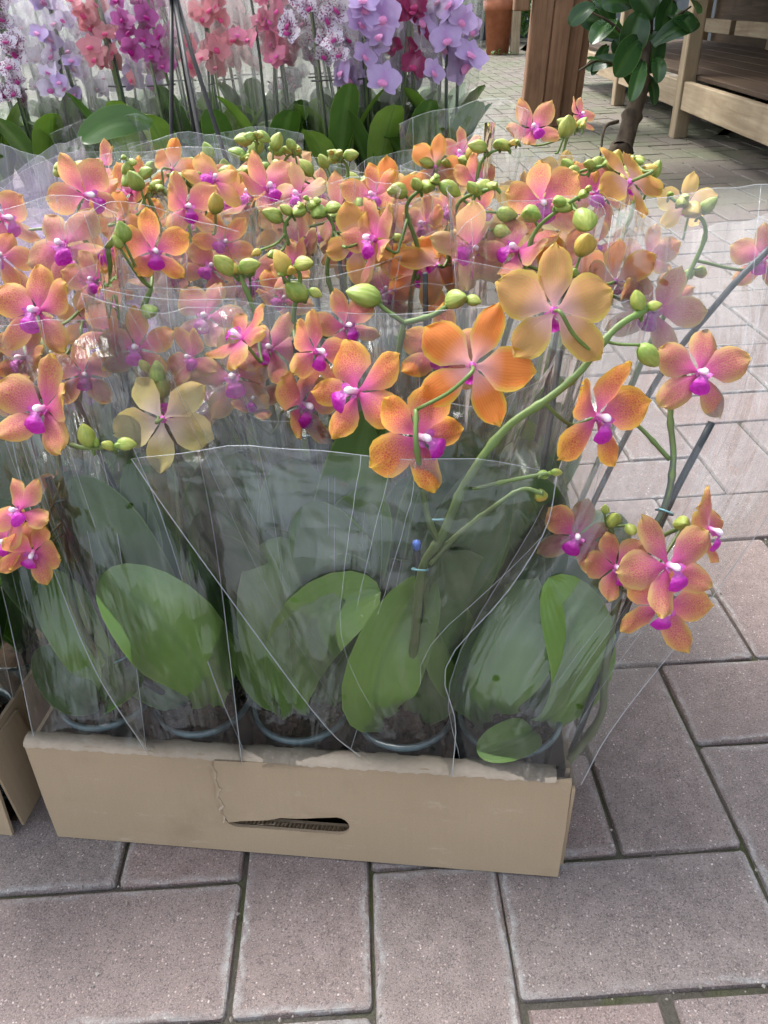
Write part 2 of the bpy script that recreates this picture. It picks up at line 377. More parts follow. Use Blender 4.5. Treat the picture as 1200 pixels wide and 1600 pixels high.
def catmull(pts, n=6):
    pts = [Vector(p) for p in pts]
    if len(pts) < 3:
        return [pts[0].lerp(pts[-1], k/n) for k in range(n+1)]
    P = [pts[0]*2-pts[1]]+pts+[pts[-1]*2-pts[-2]]; out = []
    for i in range(1, len(P)-2):
        for k in range(n):
            t = k/n; a, b, c, d = P[i-1:i+3]
            out.append(.5*((2*b)+(c-a)*t+(2*a-5*b+4*c-d)*t*t+(3*b-a-3*c+d)*t**3))
    out.append(pts[-1]); return out
def tube_geo(path, rad, sides=6, off=0, bumps=False):
    n = len(path); vs, fs = [], []
    t0 = (path[1]-path[0]).normalized(); up = Vector((0, 0, 1)) if abs(t0.z) < .9 else Vector((1, 0, 0))
    nrm = t0.cross(up).normalized()
    for i, p in enumerate(path):
        t = (path[min(i+1, n-1)]-path[max(i-1, 0)]).normalized()
        nrm = (nrm-t*nrm.dot(t)).normalized(); b = t.cross(nrm)
        r = rad[0]+(rad[1]-rad[0])*i/(n-1)
        if bumps and i % 7 == 5: r *= 1.3
        for k in range(sides):
            a = 2*math.pi*k/sides; vs.append(p+nrm*(r*math.cos(a))+b*(r*math.sin(a)))
    for i in range(n-1):
        for k in range(sides):
            a, b2 = off+i*sides+k, off+i*sides+(k+1) % sides
            fs.append((a, b2, b2+sides, a+sides))
    fs.append(tuple(off+k for k in range(sides))[::-1]); fs.append(tuple(off+(n-1)*sides+k for k in range(sides)))
    return vs, fs
def tube(name, path, rad, mat, parent=None, sides=6, bumps=False, **kw):
    vs, fs = tube_geo(path, rad if isinstance(rad, tuple) else (rad, rad), sides, 0, bumps)
    o = parent.location if parent is not None and parent.type == 'EMPTY' else (parent.parent.location if parent is not None else Vector())
    return ob(name, mesh(name, [v-o for v in vs], fs, mat), parent, **kw)
def lathe(prof, n=20):
    vs, fs = [], []
    for r, z in prof:
        for k in range(n):
            a = 2*math.pi*k/n; vs.append((r*math.cos(a), r*math.sin(a), z))
    for i in range(len(prof)-1):
        for k in range(n):
            a, b = i*n+k, i*n+(k+1) % n; fs.append((a, b, b+n, a+n))
    return vs, fs
def boxmesh(name, sx, sy, sz, mat, bev=.003):
    bm = bmesh.new(); bmesh.ops.create_cube(bm, size=1)
    for v in bm.verts: v.co = Vector((v.co.x*sx, v.co.y*sy, v.co.z*sz))
    if bev: bmesh.ops.bevel(bm, geom=list(bm.edges), offset=bev, segments=1, affect='EDGES')
    me = bpy.data.meshes.new(name); bm.to_mesh(me); bm.free(); me.materials.append(mat); return me

# ------------------------------------------------------------------ ground
def flat(name, x0, y0, x1, y1, z, mat):
    return mesh(name, [(x0, y0, z), (x1, y0, z), (x1, y1, z), (x0, y1, z)], [(0, 1, 2, 3)], mat, smooth=False)
gr = ob('ground', flat('ground', -80, -80, 80, 80, -.0052, M['joint'])); gr['kind'] = 'structure'
pav = ob('paving', None); pav['kind'] = 'structure'
def paver_geo(seed, simple=False, gap=0.):
    r = random.Random(seed); hx, hy = .0991-gap, .0491-gap
    hx -= r.uniform(0, .0008); hy -= r.uniform(0, .0008); cr = .0045
    def ring(inset, z, jit):
        out = []
        for sx, sy, a0 in ((1, 1, 0), (-1, 1, 90), (-1, -1, 180), (1, -1, 270)):
            cx, cy = sx*(hx-cr), sy*(hy-cr)
            for a in ((45,) if simple else (0, 30, 60, 90)):
                an = math.radians(a0+a); q = cr-inset
                out.append((cx+q*math.cos(an)+r.uniform(-jit, jit), cy+q*math.sin(an)+r.uniform(-jit, jit), z))
            if not simple:                      # a point or two along the side so that edges run a little uneven
                nx, ny = ((-1, 1), (-1, -1), (1, -1), (1, 1))[[0, 90, 180, 270].index(a0)]
                if a0 in (0, 180):
                    for f in (.5, -.05, -.55):
                        out.append((sx*f*hx, sy*(hy-inset)+r.uniform(-jit, jit), z))
                else: out.append((sx*(hx-inset)+r.uniform(-jit, jit), 0, z))
        return out
    rings = [ring(0, -.012, 0), ring(0, -.0042, .0004), ring(.0010, -.0010, .0006), ring(.0028, 0, .0008)]
    if simple: rings = [rings[0], rings[1], rings[3]]
    n = len(rings[0]); vs = [v for q in rings for v in q]
    fs = [(i*n+k, i*n+(k+1) % n, (i+1)*n+(k+1) % n, (i+1)*n+k) for i in range(len(rings)-1) for k in range(n)]
    vs.append((0, 0, .0004)); c = len(vs)-1
    fs += [((len(rings)-1)*n+k, (len(rings)-1)*n+(k+1) % n, c) for k in range(n)]
    return vs, fs
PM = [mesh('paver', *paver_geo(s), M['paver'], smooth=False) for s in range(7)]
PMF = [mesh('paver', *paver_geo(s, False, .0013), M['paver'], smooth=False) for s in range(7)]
cells = []
for i in range(-45, 60):
    for j in range(-12, 145):
        s = (i+j) % 4
        if s == 3: cells.append((i*.1+.05, j*.1+.1, 90))
        elif s == 1: cells.append((i*.1+.1, j*.1+.05, 0))
near, rest = [], []
for c in cells:
    u, v, z = P2((c[0], c[1], 0)); vis = z > .1 and -120 < u < 1320 and -20 < v < 1750
    d = math.hypot(c[0]-CAM[0], c[1]-CAM[1])
    hid = (c[1] > .35 and u < 760+40*(c[1] < 1) and c[1] < 1.9)
    if vis and not hid: near.append((d, c))
    else: rest.append((d, c))
near.sort(); rest += near[296:]; near = near[:296]
for k, (d, (x, y, a)) in enumerate(near):
    r = random.Random(int(x*1000)*7919+int(y*1000))
    o = ob('paver', r.choice(PM if d < 1.15 else PMF), pav)
    o.location = (x+r.uniform(-.0006, .0006), y+r.uniform(-.0006, .0006), r.uniform(-.0016, .0008))
    o.rotation_euler = (r.uniform(-.006, .006), r.uniform(-.006, .006), math.radians(a+r.choice((0, 180)))+r.uniform(-.006, .006))
vs, fs = [], []; base = paver_geo(3, True, .0020)
for d, (x, y, a) in rest:
    if y > 13.5 or (d > 3 and abs(x-.12) > 1.2+.62*y): continue
    o = len(vs); r = rnd.uniform(-.0015, .001)
    ca, sa = (1, 0) if a == 0 else (0, 1)
    vs += [(x+ca*p[0]-sa*p[1], y+sa*p[0]+ca*p[1], p[2]+r) for p in base[0]]
    fs += [tuple(o+k for k in f) for f in base[1]]
rest_me = mesh('paver_field', vs, fs, M['paver'], smooth=False)
# far stones get their own copy of the stone without the per-stone rim
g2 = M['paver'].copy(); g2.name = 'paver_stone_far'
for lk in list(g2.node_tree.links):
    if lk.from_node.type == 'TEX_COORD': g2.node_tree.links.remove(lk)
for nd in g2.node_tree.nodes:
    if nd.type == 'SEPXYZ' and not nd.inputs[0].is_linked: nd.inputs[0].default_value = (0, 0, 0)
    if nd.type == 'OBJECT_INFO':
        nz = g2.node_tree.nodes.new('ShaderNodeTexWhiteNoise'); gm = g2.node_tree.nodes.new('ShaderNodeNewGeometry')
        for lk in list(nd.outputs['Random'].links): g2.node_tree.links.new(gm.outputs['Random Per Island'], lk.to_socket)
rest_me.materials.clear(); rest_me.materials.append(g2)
ob('paver_field', rest_me, pav)['kind'] = 'stuff'

gv, gf = [], []; q = random.Random(99)
for i in range(900):        # grit lying on and between the near stones
    x, y, sz = q.uniform(-.45, .65), q.uniform(-.22, .7), q.choice((.0005, .0007, .001, .0016))
    if q.random() < .65:
        if q.random() < .5: x = round(x*10)/10+q.gauss(0, .003)
        else: y = round(y*10)/10+q.gauss(0, .003)
    n = len(gv); c = Vector((x, y, sz*.5-.0006))
    for dx, dy, dz in ((1, 0, 0), (0, 1, .2), (-1, 0, 0), (0, -1, -.1), (.1, 0, .9), (0, .1, -.9)): gv.append(c+Vector((dx, dy, dz))*sz*q.uniform(.7, 1.3))
    for a, b in ((0, 1), (1, 2), (2, 3), (3, 0)): gf += [(n+a, n+b, n+4), (n+b, n+a, n+5)]
g_ = ob('grit', mesh('grit', gv, gf, m_simple('grit_stone', (.10, .09, .08), (.42, .38, .34), 90, .9, .2), smooth=False), pav); g_['kind'] = 'stuff'
# ------------------------------------------------------------------ cardboard trays
ANG = math.atan2(-.064, .410)
T0 = Vector((-.162, .048, 0)); EX = Vector((math.cos(ANG), math.sin(ANG), 0)); EY = Vector((-EX.y, EX.x, 0))
LEN, DEP, HGT = .415, .60, .104
def TL(a, b, z): return T0+EX*a+EY*b+Vector((0, 0, z))
def panel(name, outer, hole, thick, mat, parent, flip=False, loc=(0, 0, 0), rot=(0, 0, 0)):
    """a board cut to an outline (x, z), thickness along +y"""
    bm = bmesh.new()
    def loop(pts):
        v = [bm.verts.new((x, 0, z)) for x, z in pts]
        return [bm.edges.new((v[i], v[(i+1) % len(v)])) for i in range(len(v))]
    e = loop(outer)
    if hole: e += loop(hole)
    bmesh.ops.triangle_fill(bm, edges=e, use_beauty=True)
    bmesh.ops.recalc_face_normals(bm, faces=bm.faces)
    r = bmesh.ops.extrude_face_region(bm, geom=list(bm.faces))
    for x in r['geom']:
        if isinstance(x, bmesh.types.BMVert): x.co.y += thick
    bmesh.ops.recalc_face_normals(bm, faces=bm.faces)
    me = bpy.data.meshes.new(name); bm.to_mesh(me); bm.free(); me.materials.append(mat)
    o = ob(name, me, parent, loc); o.rotation_euler = rot; return o
def wavy(n, x0, x1, z, amp, seed):
    r = random.Random(seed); out = []
    for k in range(n+1):
        out.append((x0+(x1-x0)*k/n, z+(amp if (k//2) % 2 else -amp*.5)+r.uniform(-amp, amp)*.35))
    return out
def make_tray(label, loc, rz, L, D, H, handle=True, torn=True, group=None):
    t = thing('cardboard_tray', label, 'tray', loc, group, rz)
    lean = .012
    # slot outline, on the front board
    cx, cz, hl, hh = L*.485, .0385, .050, .0096
    slot = []
    for k in range(9): a = -math.pi/2-math.pi*k/8; slot.append((cx-hl+hh+hh*math.cos(a), cz+hh*math.sin(a)))
    top = []
    for k in range(1, 10):
        f = k/10; x = cx-hl+hh+(2*hl-2*hh)*f
        top.append((x, cz+hh-(0.0085*(1-f)**.7 if torn else 0)+.0005*math.sin(k*5)))
    slot = slot[:6]+([(cx-hl+.004, cz-.001)] if torn else slot[6:])+top
    for k in range(9): a = math.pi/2-math.pi*k/8; slot.append((cx+hl-hh+hh*math.cos(a), cz+hh*math.sin(a)))
    rot = (-lean/H*-1*-1, 0, 0)
    f0 = [(0.002, 0), (L-.002, 0), (L-.0005, H*.5)]+wavy(40, L, -.001, H, .0011, 3)+[(0.0003, H*.4)]
    panel('front_wall', f0, slot if handle else None, .0028, M['card'], t, loc=(0, 0, .0015), rot=rot)
    if handle and torn:      # the flap torn up above the slot, standing a little proud
        fl = [(cx-hl+.004, cz-.0015), (cx-hl*.8, cz-.0008), (cx-hl*.72, cz+.0006), (cx-hl*.5, cz+.0012), (cx-hl*.3, cz+.0024), (cx-hl*.1, cz+.0052), (cx+hl*.25, cz+.0090), (cx+hl*.6, cz+.0106), (cx+hl-.002, cz+.0108), (cx+hl+.001, H*.7), (cx+hl-.001, H-.002), (cx-hl+.002, H-.001),
              (cx-hl-.002, H*.86), (cx-hl-.0005, H*.72), (cx-hl-.003, H*.62), (cx-hl+.001, H*.5), (cx-hl+.002, cz+.004)]
        panel('torn_flap', fl, None, .0018, M['card'], t, loc=(0, -.003-.042*(cx-hl), .0015), rot=(rot[0], 0, .042))
    if handle and torn:      # frayed paper along the tear
        q = random.Random(4); v, f = [], []; n = 26
        for k in range(n+1):
            z = cz-.001+(H-.004-cz)*k/n; x = cx-hl+.0015*math.sin(k*.9)+q.uniform(-.0007, .0007)-.001; wd = q.uniform(.0008, .0026)
            v += [(x, -.0036+.0008+lean*z/H, z), (x+wd, -.0044+.0008+lean*z/H, z)]
        for k in range(n): f.append((2*k, 2*k+1, 2*k+3, 2*k+2))
        for k in range(n+1):
            x = cx-hl+.003+(2*hl*.62)*k/n; z = cz-.0013+.0085*max(0, (k/n-.18))**1.3+q.uniform(-.0004, .0004); o = len(v)
            v += [(x, -.0040+.0021*k/n+lean*z/H, z), (x, -.0034+.0021*k/n+lean*z/H, z-q.uniform(.0004, .0018))]
        o = 2*(n+1)
        for k in range(n): f.append((o+2*k, o+2*k+1, o+2*k+3, o+2*k+2))
        ob('frayed_edge', mesh('frayed_edge', v, f, M['cardtop'], smooth=False), t)
    panel('inner_wall', [(.003, 0), (L-.012, 0), (L-.012, H-.004), (.003, H-.004)], [(cx-hl, cz-hh-.001), (cx+hl, cz-hh-.001), (cx+hl, cz+hh+.002), (cx-hl, cz+hh+.002)] if handle else None, .0025, M['card'], t, loc=(0, .0078, .002), rot=rot)
    # corrugation seen along the cut
    vs, fs = [], []; n = 60
    for k in range(n+1):
        x = cx-hl+.002+(2*hl-.004)*k/n; y = .003+(.0042 if k % 2 else 0)
        for z in (cz-hh-.003, cz-hh+.0020+.0006*math.sin(k*2.3)): vs.append((x, y+lean*z/H, z))
    for k in range(n): fs.append((2*k, 2*k+2, 2*k+3, 2*k+1))
    for k in range(n+1):
        x = cx-hl+.002+(2*hl-.004)*k/n; y = .003+(.0042 if k % 2 else 0)
        for z in (cz+hh-.0016, cz+hh+.004): vs.append((x, y+lean*z/H, z))
    for k in range(n): o = 2*(n+1); fs.append((o+2*k, o+2*k+2, o+2*k+3, o+2*k+1))
    ob('corrugation', mesh('corrugation', vs, fs, M['card'], smooth=False), t)
    # rolled top edge
    def tp(i, j):
        x = -.001+(L-.010)*i; q = (math.sin(x*480)+.7*math.sin(x*173+1)+.8*math.sin(x*977))*.00022; sc_ = .0014 if int(x*62) % 2 else 0
        y = [-.0012, -.0003, .0035, .0095, .0118+sc_, .0122+sc_][round(j*5)]
        z = H+.0018+[-.0032-q*3, .0000+q, .0022+q, .0018-q, -.0004, -.006][round(j*5)]
        tz = lean*(z/H); return (x, y+tz, z), (i, j)
    v_, f_, u_ = grid(150, 5, tp)
    ob('folded_rim', mesh('folded_rim', v_, f_, M['cardtop'], u_), t)
    HS = H-.004
    panel('side_wall', [(0, 0), (D, 0), (D+.002, HS), (.012, HS)], None, .003, M['card'], t, loc=(L-.003, .0135, .001), rot=(0, 0, math.pi/2)).location.x += .003
    panel('side_wall', [(0, 0), (D, 0), (D+.002, HS), (.012, HS)], None, .003, M['card'], t, loc=(.003, .0135, .001), rot=(0, 0, math.pi/2))
    panel('corner_flap', [(0, 0), (.05, 0), (.046, HS-.008), (.0, HS-.004)], None, .0024, M['card'], t, loc=(L+.0028, .0105, .001), rot=(0, 0, math.pi/2))
    panel('back_wall', [(0, 0), (L, 0), (L, H), (0, H)], None, .0035, M['card'], t, loc=(0, D+.012, .001))
    ob('base_board', flat('base_board', .004, .012, L-.004, D+.01, .004, M['bark']), t)  # near-black base colour stands in for the shade between the pots
    return t
tray1 = make_tray('long cardboard tray with a torn hand slot, holding the front orange orchids', T0, ANG, LEN, DEP, HGT)
tray2 = make_tray('cardboard tray cut off at the left edge, beside the main tray', T0+Vector((-.035, 0, 0))-EX*LEN+Vector((0, .003, 0)), ANG, LEN, DEP, HGT, True, False)

# ------------------------------------------------------------------ orchid pieces (flower faces +Z, top sepal along +Y, span about 1)
def petal_mesh(name, L, Wd, seed, peak=.55, cup=.08, roll=.06, nu=9, nv=8, tip=.0):
    r = random.Random(seed); ph = r.uniform(0, 6); a1 = r.uniform(.6, 1.2); tw = r.uniform(-.12, .12)
    def f(t, sv):
        s = sv*2-1
        t = .5-.5*math.cos(math.pi*t); tt = t**(math.log(.5)/math.log(peak))
        ww = math.sqrt(max(0, 1-(2*tt-1)**2))
        if t < .5: ww *= .25+.75*min(1, t/.4)
        ww = max(ww, .12*(1-t)); ww *= 1+.04*math.sin(t*7+ph)
        if t > .999: ww = .16
        x = s*ww*Wd/2*(1+.03*math.sin(s*3+ph))
        y = t*L*(1-.06*s*s)+ (tip*(1-abs(s)) if t > .9 else 0)
        z = cup*(t*t)*a1*L*.9 - roll*abs(s)**2.2*ww*a1*.55 + .02*math.sin(t*9+ph+s*2)*ww + .018*math.sin(s*5+ph*2)*t*t + tw*s*ww*t*.3 - .35*L*max(0, t-.78)**1.5
        return (x, y+.02, z), (t, sv)
    v, fc, uv = grid(nu, nv, f)
    return mesh(name, v, [q[::-1] for q in fc], M['petal'], uv)
SEP = [petal_mesh('sepal', .50, .285, s, .60, c, .08) for s, c in ((1, .12), (2, -.14), (3, .28), (4, 0), (11, -.3), (12, .4))]
PET = [petal_mesh('petal', .49, .385, s, .60, c, .09) for s, c in ((5, .1), (6, -.12), (7, .26), (8, .02), (13, -.28), (14, .38))]
def lip_mesh(seed, parts=True):
    r = random.Random(seed)
    def mid(t, sv):
        s = sv*2-1; ww = .03+.105*math.sin(math.pi*min(1, (t*.9+.02)**1.9))
        if t > .98: ww = .03
        return (s*ww, -.02-t*.29, .055+.17*math.sin(t*2.2)-.12*t*t - .5*abs(s)**1.6*ww*(.9 if t > .25 else -1.2)), (t, sv)
    v, f, uv = grid(8, 6, mid)
    for sg in (1, -1):
        def side(t, sv, sg=sg):
            s = sv*2-1
            return (sg*(.02+.085*math.sin(t*1.9)+.012*s), -.035-.02*t+s*.045*math.sin(math.pi*min(1, t*.85+.12)), .04+t*.13), (t*.5, sv)
        a, b, c = grid(5, 4, side, len(v)); v += a; f += b; uv += c
    return mesh('lip', v, f, M['lip'], uv)
LIP = [lip_mesh(1), lip_mesh(2)]
def column_mesh():
    v, f = lathe([(.0, -.02), (.035, -.01), (.038, .03), (.03, .07), (.036, .10), (.040, .125), (.034, .15), (.018, .166), (0, .17)], 8)
    v = [(x*.9, y-.25*z+.012 if z > 0 else y, z) for x, y, z in v]
    return mesh('flower', v, f, M['column'])
CLM = column_mesh()
def bud_mesh(seed):
    prof = [(0, 0), (.10, .02), (.23, .10), (.33, .27), (.36, .45), (.31, .65), (.21, .82), (.10, .95), (0, 1.02)]
    n = 18; vs, fs = [], []
    for r, z in prof:
        for k in range(n):
            a = 2*math.pi*k/n; q = r*(1+.10*math.cos(3*a+seed+z*.6)-.10*(abs(math.sin(1.5*a+z*.8+seed)) < .2)); vs.append((q*math.cos(a)+.05*math.sin(z*2+seed), q*math.sin(a)*.86, z))
    for i in range(len(prof)-1):
        for k in range(n): a, b = i*n+k, i*n+(k+1) % n; fs.append((a, b, b+n, a+n))
    return mesh('bud', vs, fs, M['bud'])
BUD = [bud_mesh(s) for s in range(3)]
def rotm(x, y, z):
    return Matrix(((x.x, y.x, z.x, 0), (x.y, y.y, z.y, 0), (x.z, y.z, z.z, 0), (0, 0, 0, 1)))
def face_rot(nx, ny, roll, back=False):
    z = vRT*nx-vDN*ny-vFW*(math.sqrt(max(.02, 1-nx*nx-ny*ny))*(-1 if back else 1)); z.normalize()
    ra = math.radians(roll); up = -vDN*math.cos(ra)+vRT*math.sin(ra)
    y = (up-z*up.dot(z))
    if y.length < .1: y = vRT-z*vRT.dot(z)
    y.normalize(); return rotm(y.cross(z), y, z)
def flower(plant, pos, span, rot, tone, pink, seed, openness=0.0, back=False):
    r = random.Random(seed)
    F = ob('flower', CLM, plant, mat4=Matrix.Translation(pos-plant.location) @ rot @ Matrix.Scale(span*1.06, 4))
    R = Matrix.Rotation
    def add(nm, me, ang, tilt, z, sx=1):
        mm = Matrix.Translation((0, 0, z)) @ R(math.radians(ang+r.uniform(-7, 7)), 4, 'Z') @ R(math.radians(tilt+r.uniform(-9, 9)), 4, 'X') @ Matrix.Diagonal((sx*r.uniform(.92, 1.08), r.uniform(.93, 1.06), 1, 1))
        ob(nm, me, F, mat4=mm, tone=tone, pink=pink)
    o = openness+r.uniform(-6, 20)
    add('sepal', r.choice(SEP), 0, o+2, 0); add('sepal', r.choice(SEP), 138, o+2, -.004); add('sepal', r.choice(SEP), -138, o, -.008)
    add('petal', r.choice(PET), 68, o+4, .012); add('petal', r.choice(PET), -68, o+4, .016, -1)
    ob('lip', r.choice(LIP), F, mat4=R(r.uniform(-.15, .15), 4, 'Z') @ Matrix.Scale(.5 if back else .8, 4))
    return F
def film_sleeve(plant, Lp, Rp, front_dir, bulge_f, bulge_b, back_up, name='plastic_sleeve', mat='film', seed=0, nu=20, nv=18, crease=.0022, back_lift=None):
    """flat-bag sleeve: a front and a back sheet joined along two seams (Lp, Rp: polylines from bottom to front top)"""
    o = plant.location; Lc, Rc = catmull(Lp, 6), catmull(Rp, 6)
    def ev(c, t):
        x = t*(len(c)-1); i = min(int(x), len(c)-2); return c[i].lerp(c[i+1], x-i)
    fd = Vector(front_dir).normalized(); rr = random.Random(seed); ph = [rr.uniform(0, 9) for _ in range(6)]
    def dsp(u, t, sgn):
        a = noise.noise(Vector((u*9+ph[0], t*1.2, ph[1]+sgn))); b = 1-abs(noise.noise(Vector((u*5+ph[2]+t, t*1.5, ph[3]-sgn))))*2
        return crease*(a*1.6+b*b*1.2)*(t*.9+.25)
    def sheet(sgn, bul, ext):
        def f(i, j):
            u, t = i, j; l, r_ = ev(Lc, min(t, 1)), ev(Rc, min(t, 1))
            p = l.lerp(r_, u); k = (4*u*(1-u))**.75
            p = p+fd*sgn*(bul*k*(.35+.75*t)+dsp(u, t, sgn)*k)
            if ext:
                p = p+Vector(ext)*(t**2.2)*(.8+.2*k)
            p = p+Vector((0, 0, 1))*t*(.0022*math.sin(u*11+ph[4])+.0035*abs((u*3.7+ph[5]) % 1-.5))
            return p-o, (u+ph[4], t*1.6+ph[5])
        return grid(nu, nv, f)
    v1, f1, u1 = sheet(1, bulge_f, None); v2, f2, u2 = sheet(-1, bulge_b, back_up)
    off = len(v1); S = ob(name, mesh(name, v1+v2, f1+[tuple(a+off for a in q) for q in f2], M[mat], u1+u2), plant)
    n1 = nv+1; v, f = [], []
    for k, path in enumerate(([v1[j] for j in range(n1)], [v1[nu*n1+j] for j in range(n1)], [v1[i*n1+nv] for i in range(nu+1)], [v2[i*n1+nv] for i in range(nu+1)])):
        q = (.00042 if k < 2 else .00024)*(1 if nv > 12 else .8)
        a, b = tube_geo(path, (q, q), 4, len(v)); v += a; f += b
    ob('seam', mesh('seam', v, f, M['seam']), S)
    v, f = [], []
    for sh, cnt in ((v1, 4 if nv > 12 else 3), (v2, 4)):
        for k in range(cnt):
            c0 = rr.uniform(.12, .88)*nu; dr_ = rr.choice((rr.uniform(-.2, .2), rr.uniform(-.6, .6))); jt = .10 if nv < 12 else .035; j0 = rr.randint(int(nv*.2), int(nv*.6)); path = []
            for j in range(j0, nv+1):
                x = min(nu-.01, max(0, c0+dr_*(j-j0)+rr.uniform(-jt, jt))); i = int(x); fr = x-i
                path.append(sh[i*n1+j].lerp(sh[(i+1)*n1+j], fr)+fd*(.0003 if sh is v1 else -.0003))
            if len(path) > 2:
                a, b = tube_geo(path, (.00008, .00020), 4, len(v)); v += a; f += b
    ob('crease', mesh('crease', v, f, M['seam']), S)  # pale tubes added to imitate bright glints along the folds
    return S
def leaf_geo(base, mid, tip, width, nrm, fold=.25, curl=.0, nu=14, nv=8, seed=0):
    base, mid, tip, nrm = Vector(base), Vector(mid), Vector(tip), Vector(nrm).normalized()
    r = random.Random(seed); ph = r.uniform(0, 6)
    def f(t, sv):
        t = .5-.5*math.cos(math.pi*t); s = sv*2-1; p = base*(1-t)**2+mid*2*t*(1-t)+tip*t*t
        tn = ((mid-base)*(1-t)+(tip-mid)*t).normalized(); side = tn.cross(nrm).normalized(); n2 = side.cross(tn).normalized()
        ww = width/2*math.sqrt(max(0, 1-(2*t**1.32-1)**2)); ww = max(ww, width*.2*(1-t))
        return p+side*s*ww*(1+.03*math.sin(t*8+ph))+n2*(fold*abs(s)*ww+.05*width*(min(1, abs(s)*5)-1)*(1-t)-curl*s*s*ww+.03*width*math.sin(t*6+ph+s)), (t, sv)
    return grid(nu, nv, f)
def leaf(plant, base, mid, tip, width, nrm, mat='leaf', fold=.25, curl=0., seed=0):
    v, f, uv = leaf_geo(base, mid, tip, width, nrm, fold, curl, seed=seed)
    o = plant.location
    return ob('leaf', mesh('leaf', [p-o for p in v], f, M[mat], uv), plant)
POT = mesh('pot', *lathe([(.030, .004), (.033, .03), (.0368, .072), (.0388, .074), (.0392, .079), (.0382, .080), (.0366, .079), (.0358, .072), (.032, .03), (.029, .006)], 28), M['clear'])
BRK = mesh('potting_bark', *lathe([(.0, .006), (.029, .007), (.0318, .03), (.0348, .064), (.026, .068), (.012, .070), (0, .069)], 18), M['bark'])
def chips(plant, c, seed):
    r = random.Random(seed); v, f = [], []
    for k in range(70):
        a, q = r.uniform(0, 6.28), .033*math.sqrt(r.random()); s = r.uniform(.0025, .006)
        o = Vector((q*math.cos(a), q*math.sin(a), .069+r.uniform(0, .005))); R = Matrix.Rotation(r.uniform(0, 6), 3, Vector((r.random(), r.random(), r.random()+.1)).normalized())
        n = len(v)
        for x in (-1, 1):
            for y in (-1, 1):
                for z in (-.4, .4): v.append(o+R @ Vector((x*s*r.uniform(.6, 1), y*s*.6*r.uniform(.6, 1), z*s)))
        for q4 in ((0, 1, 3, 2), (4, 6, 7, 5), (0, 4, 5, 1), (2, 3, 7, 6), (0, 2, 6, 4), (1, 5, 7, 3)): f.append(tuple(n+i for i in q4))
    o = ob('bark_chips', mesh('bark_chips', v, f, M['bark'], smooth=False), plant, c-plant.location); o['kind'] = 'stuff'
def clip(plant, p, d, r=.0052, roll=0):
    """small C-shaped clip round a stem"""
    d = Vector(d).normalized(); x = d.cross(vFW).normalized(); y = d.cross(x)
    path = [p+x*(r*math.cos(a))+y*(r*math.sin(a)) for a in [math.radians(k) for k in range(-60, 231, 20)]]
    path = [path[0]+(x*.5+y*-.9)*r*.7]+path+[path[-1]+(x*-.5-y*.9)*r*.7]
    tube('stem_clip', path, .0007, M['clip'], plant, 5)

ORD = ['front', 'second', 'third', 'fourth', 'fifth', 'back']
COLN = ['leftmost', 'second from left', 'middle', 'second from right', 'rightmost']
G1 = 'sleeved orange orchids in the cardboard tray'
front_px = [150, 310, 462, 635, 815]
plants = {}
front_lab = ['orange orchid in the left front corner of the tray, dark leaves and low buds',
    'orange orchid with one broad bright leaf, second from left in the front row',
    'orange orchid with two upright leaves, above the left half of the hand slot',
    'orchid whose thick green stalk arches right over its low-cut sleeve, above the hand slot end',
    'orange orchid in the right front corner, its blooms hanging out over the paving']
for r in range(6):
    for k in range(5):
        b = TL(.046+.0815*k+(.004 if r % 2 else 0), .066+.096*r, .031)
        if r: lab = f"orange orchid in clear sleeve, {ORD[r]} row of the front tray, {COLN[k]} pot"
        else: lab = front_lab[k]
        plants[(r, k)] = dict(o=thing('potted_orchid', lab, 'orchid', b, G1), base=b, spikes=[], fl=[], bd=[])
RIM = m_simple('cloudy_pot_rim', (.05, .085, .10), (.13, .19, .21), 60, .25, .6)
RIMM = mesh('pot_rim', *lathe([(.0355, .0735), (.0392, .0735), (.0402, .0765), (.0398, .0795), (.0372, .0800), (.0360, .0780), (.0355, .0735)], 32), RIM)
def add_pot(p, near_):
    if near_: ob('pot_rim', RIMM, p['o'])
    ob('pot', POT, p['o']); ob('potting_bark', BRK, p['o'])
    if near_: chips(p['o'], p['base'], hash(tuple(p['base'])) % 999)

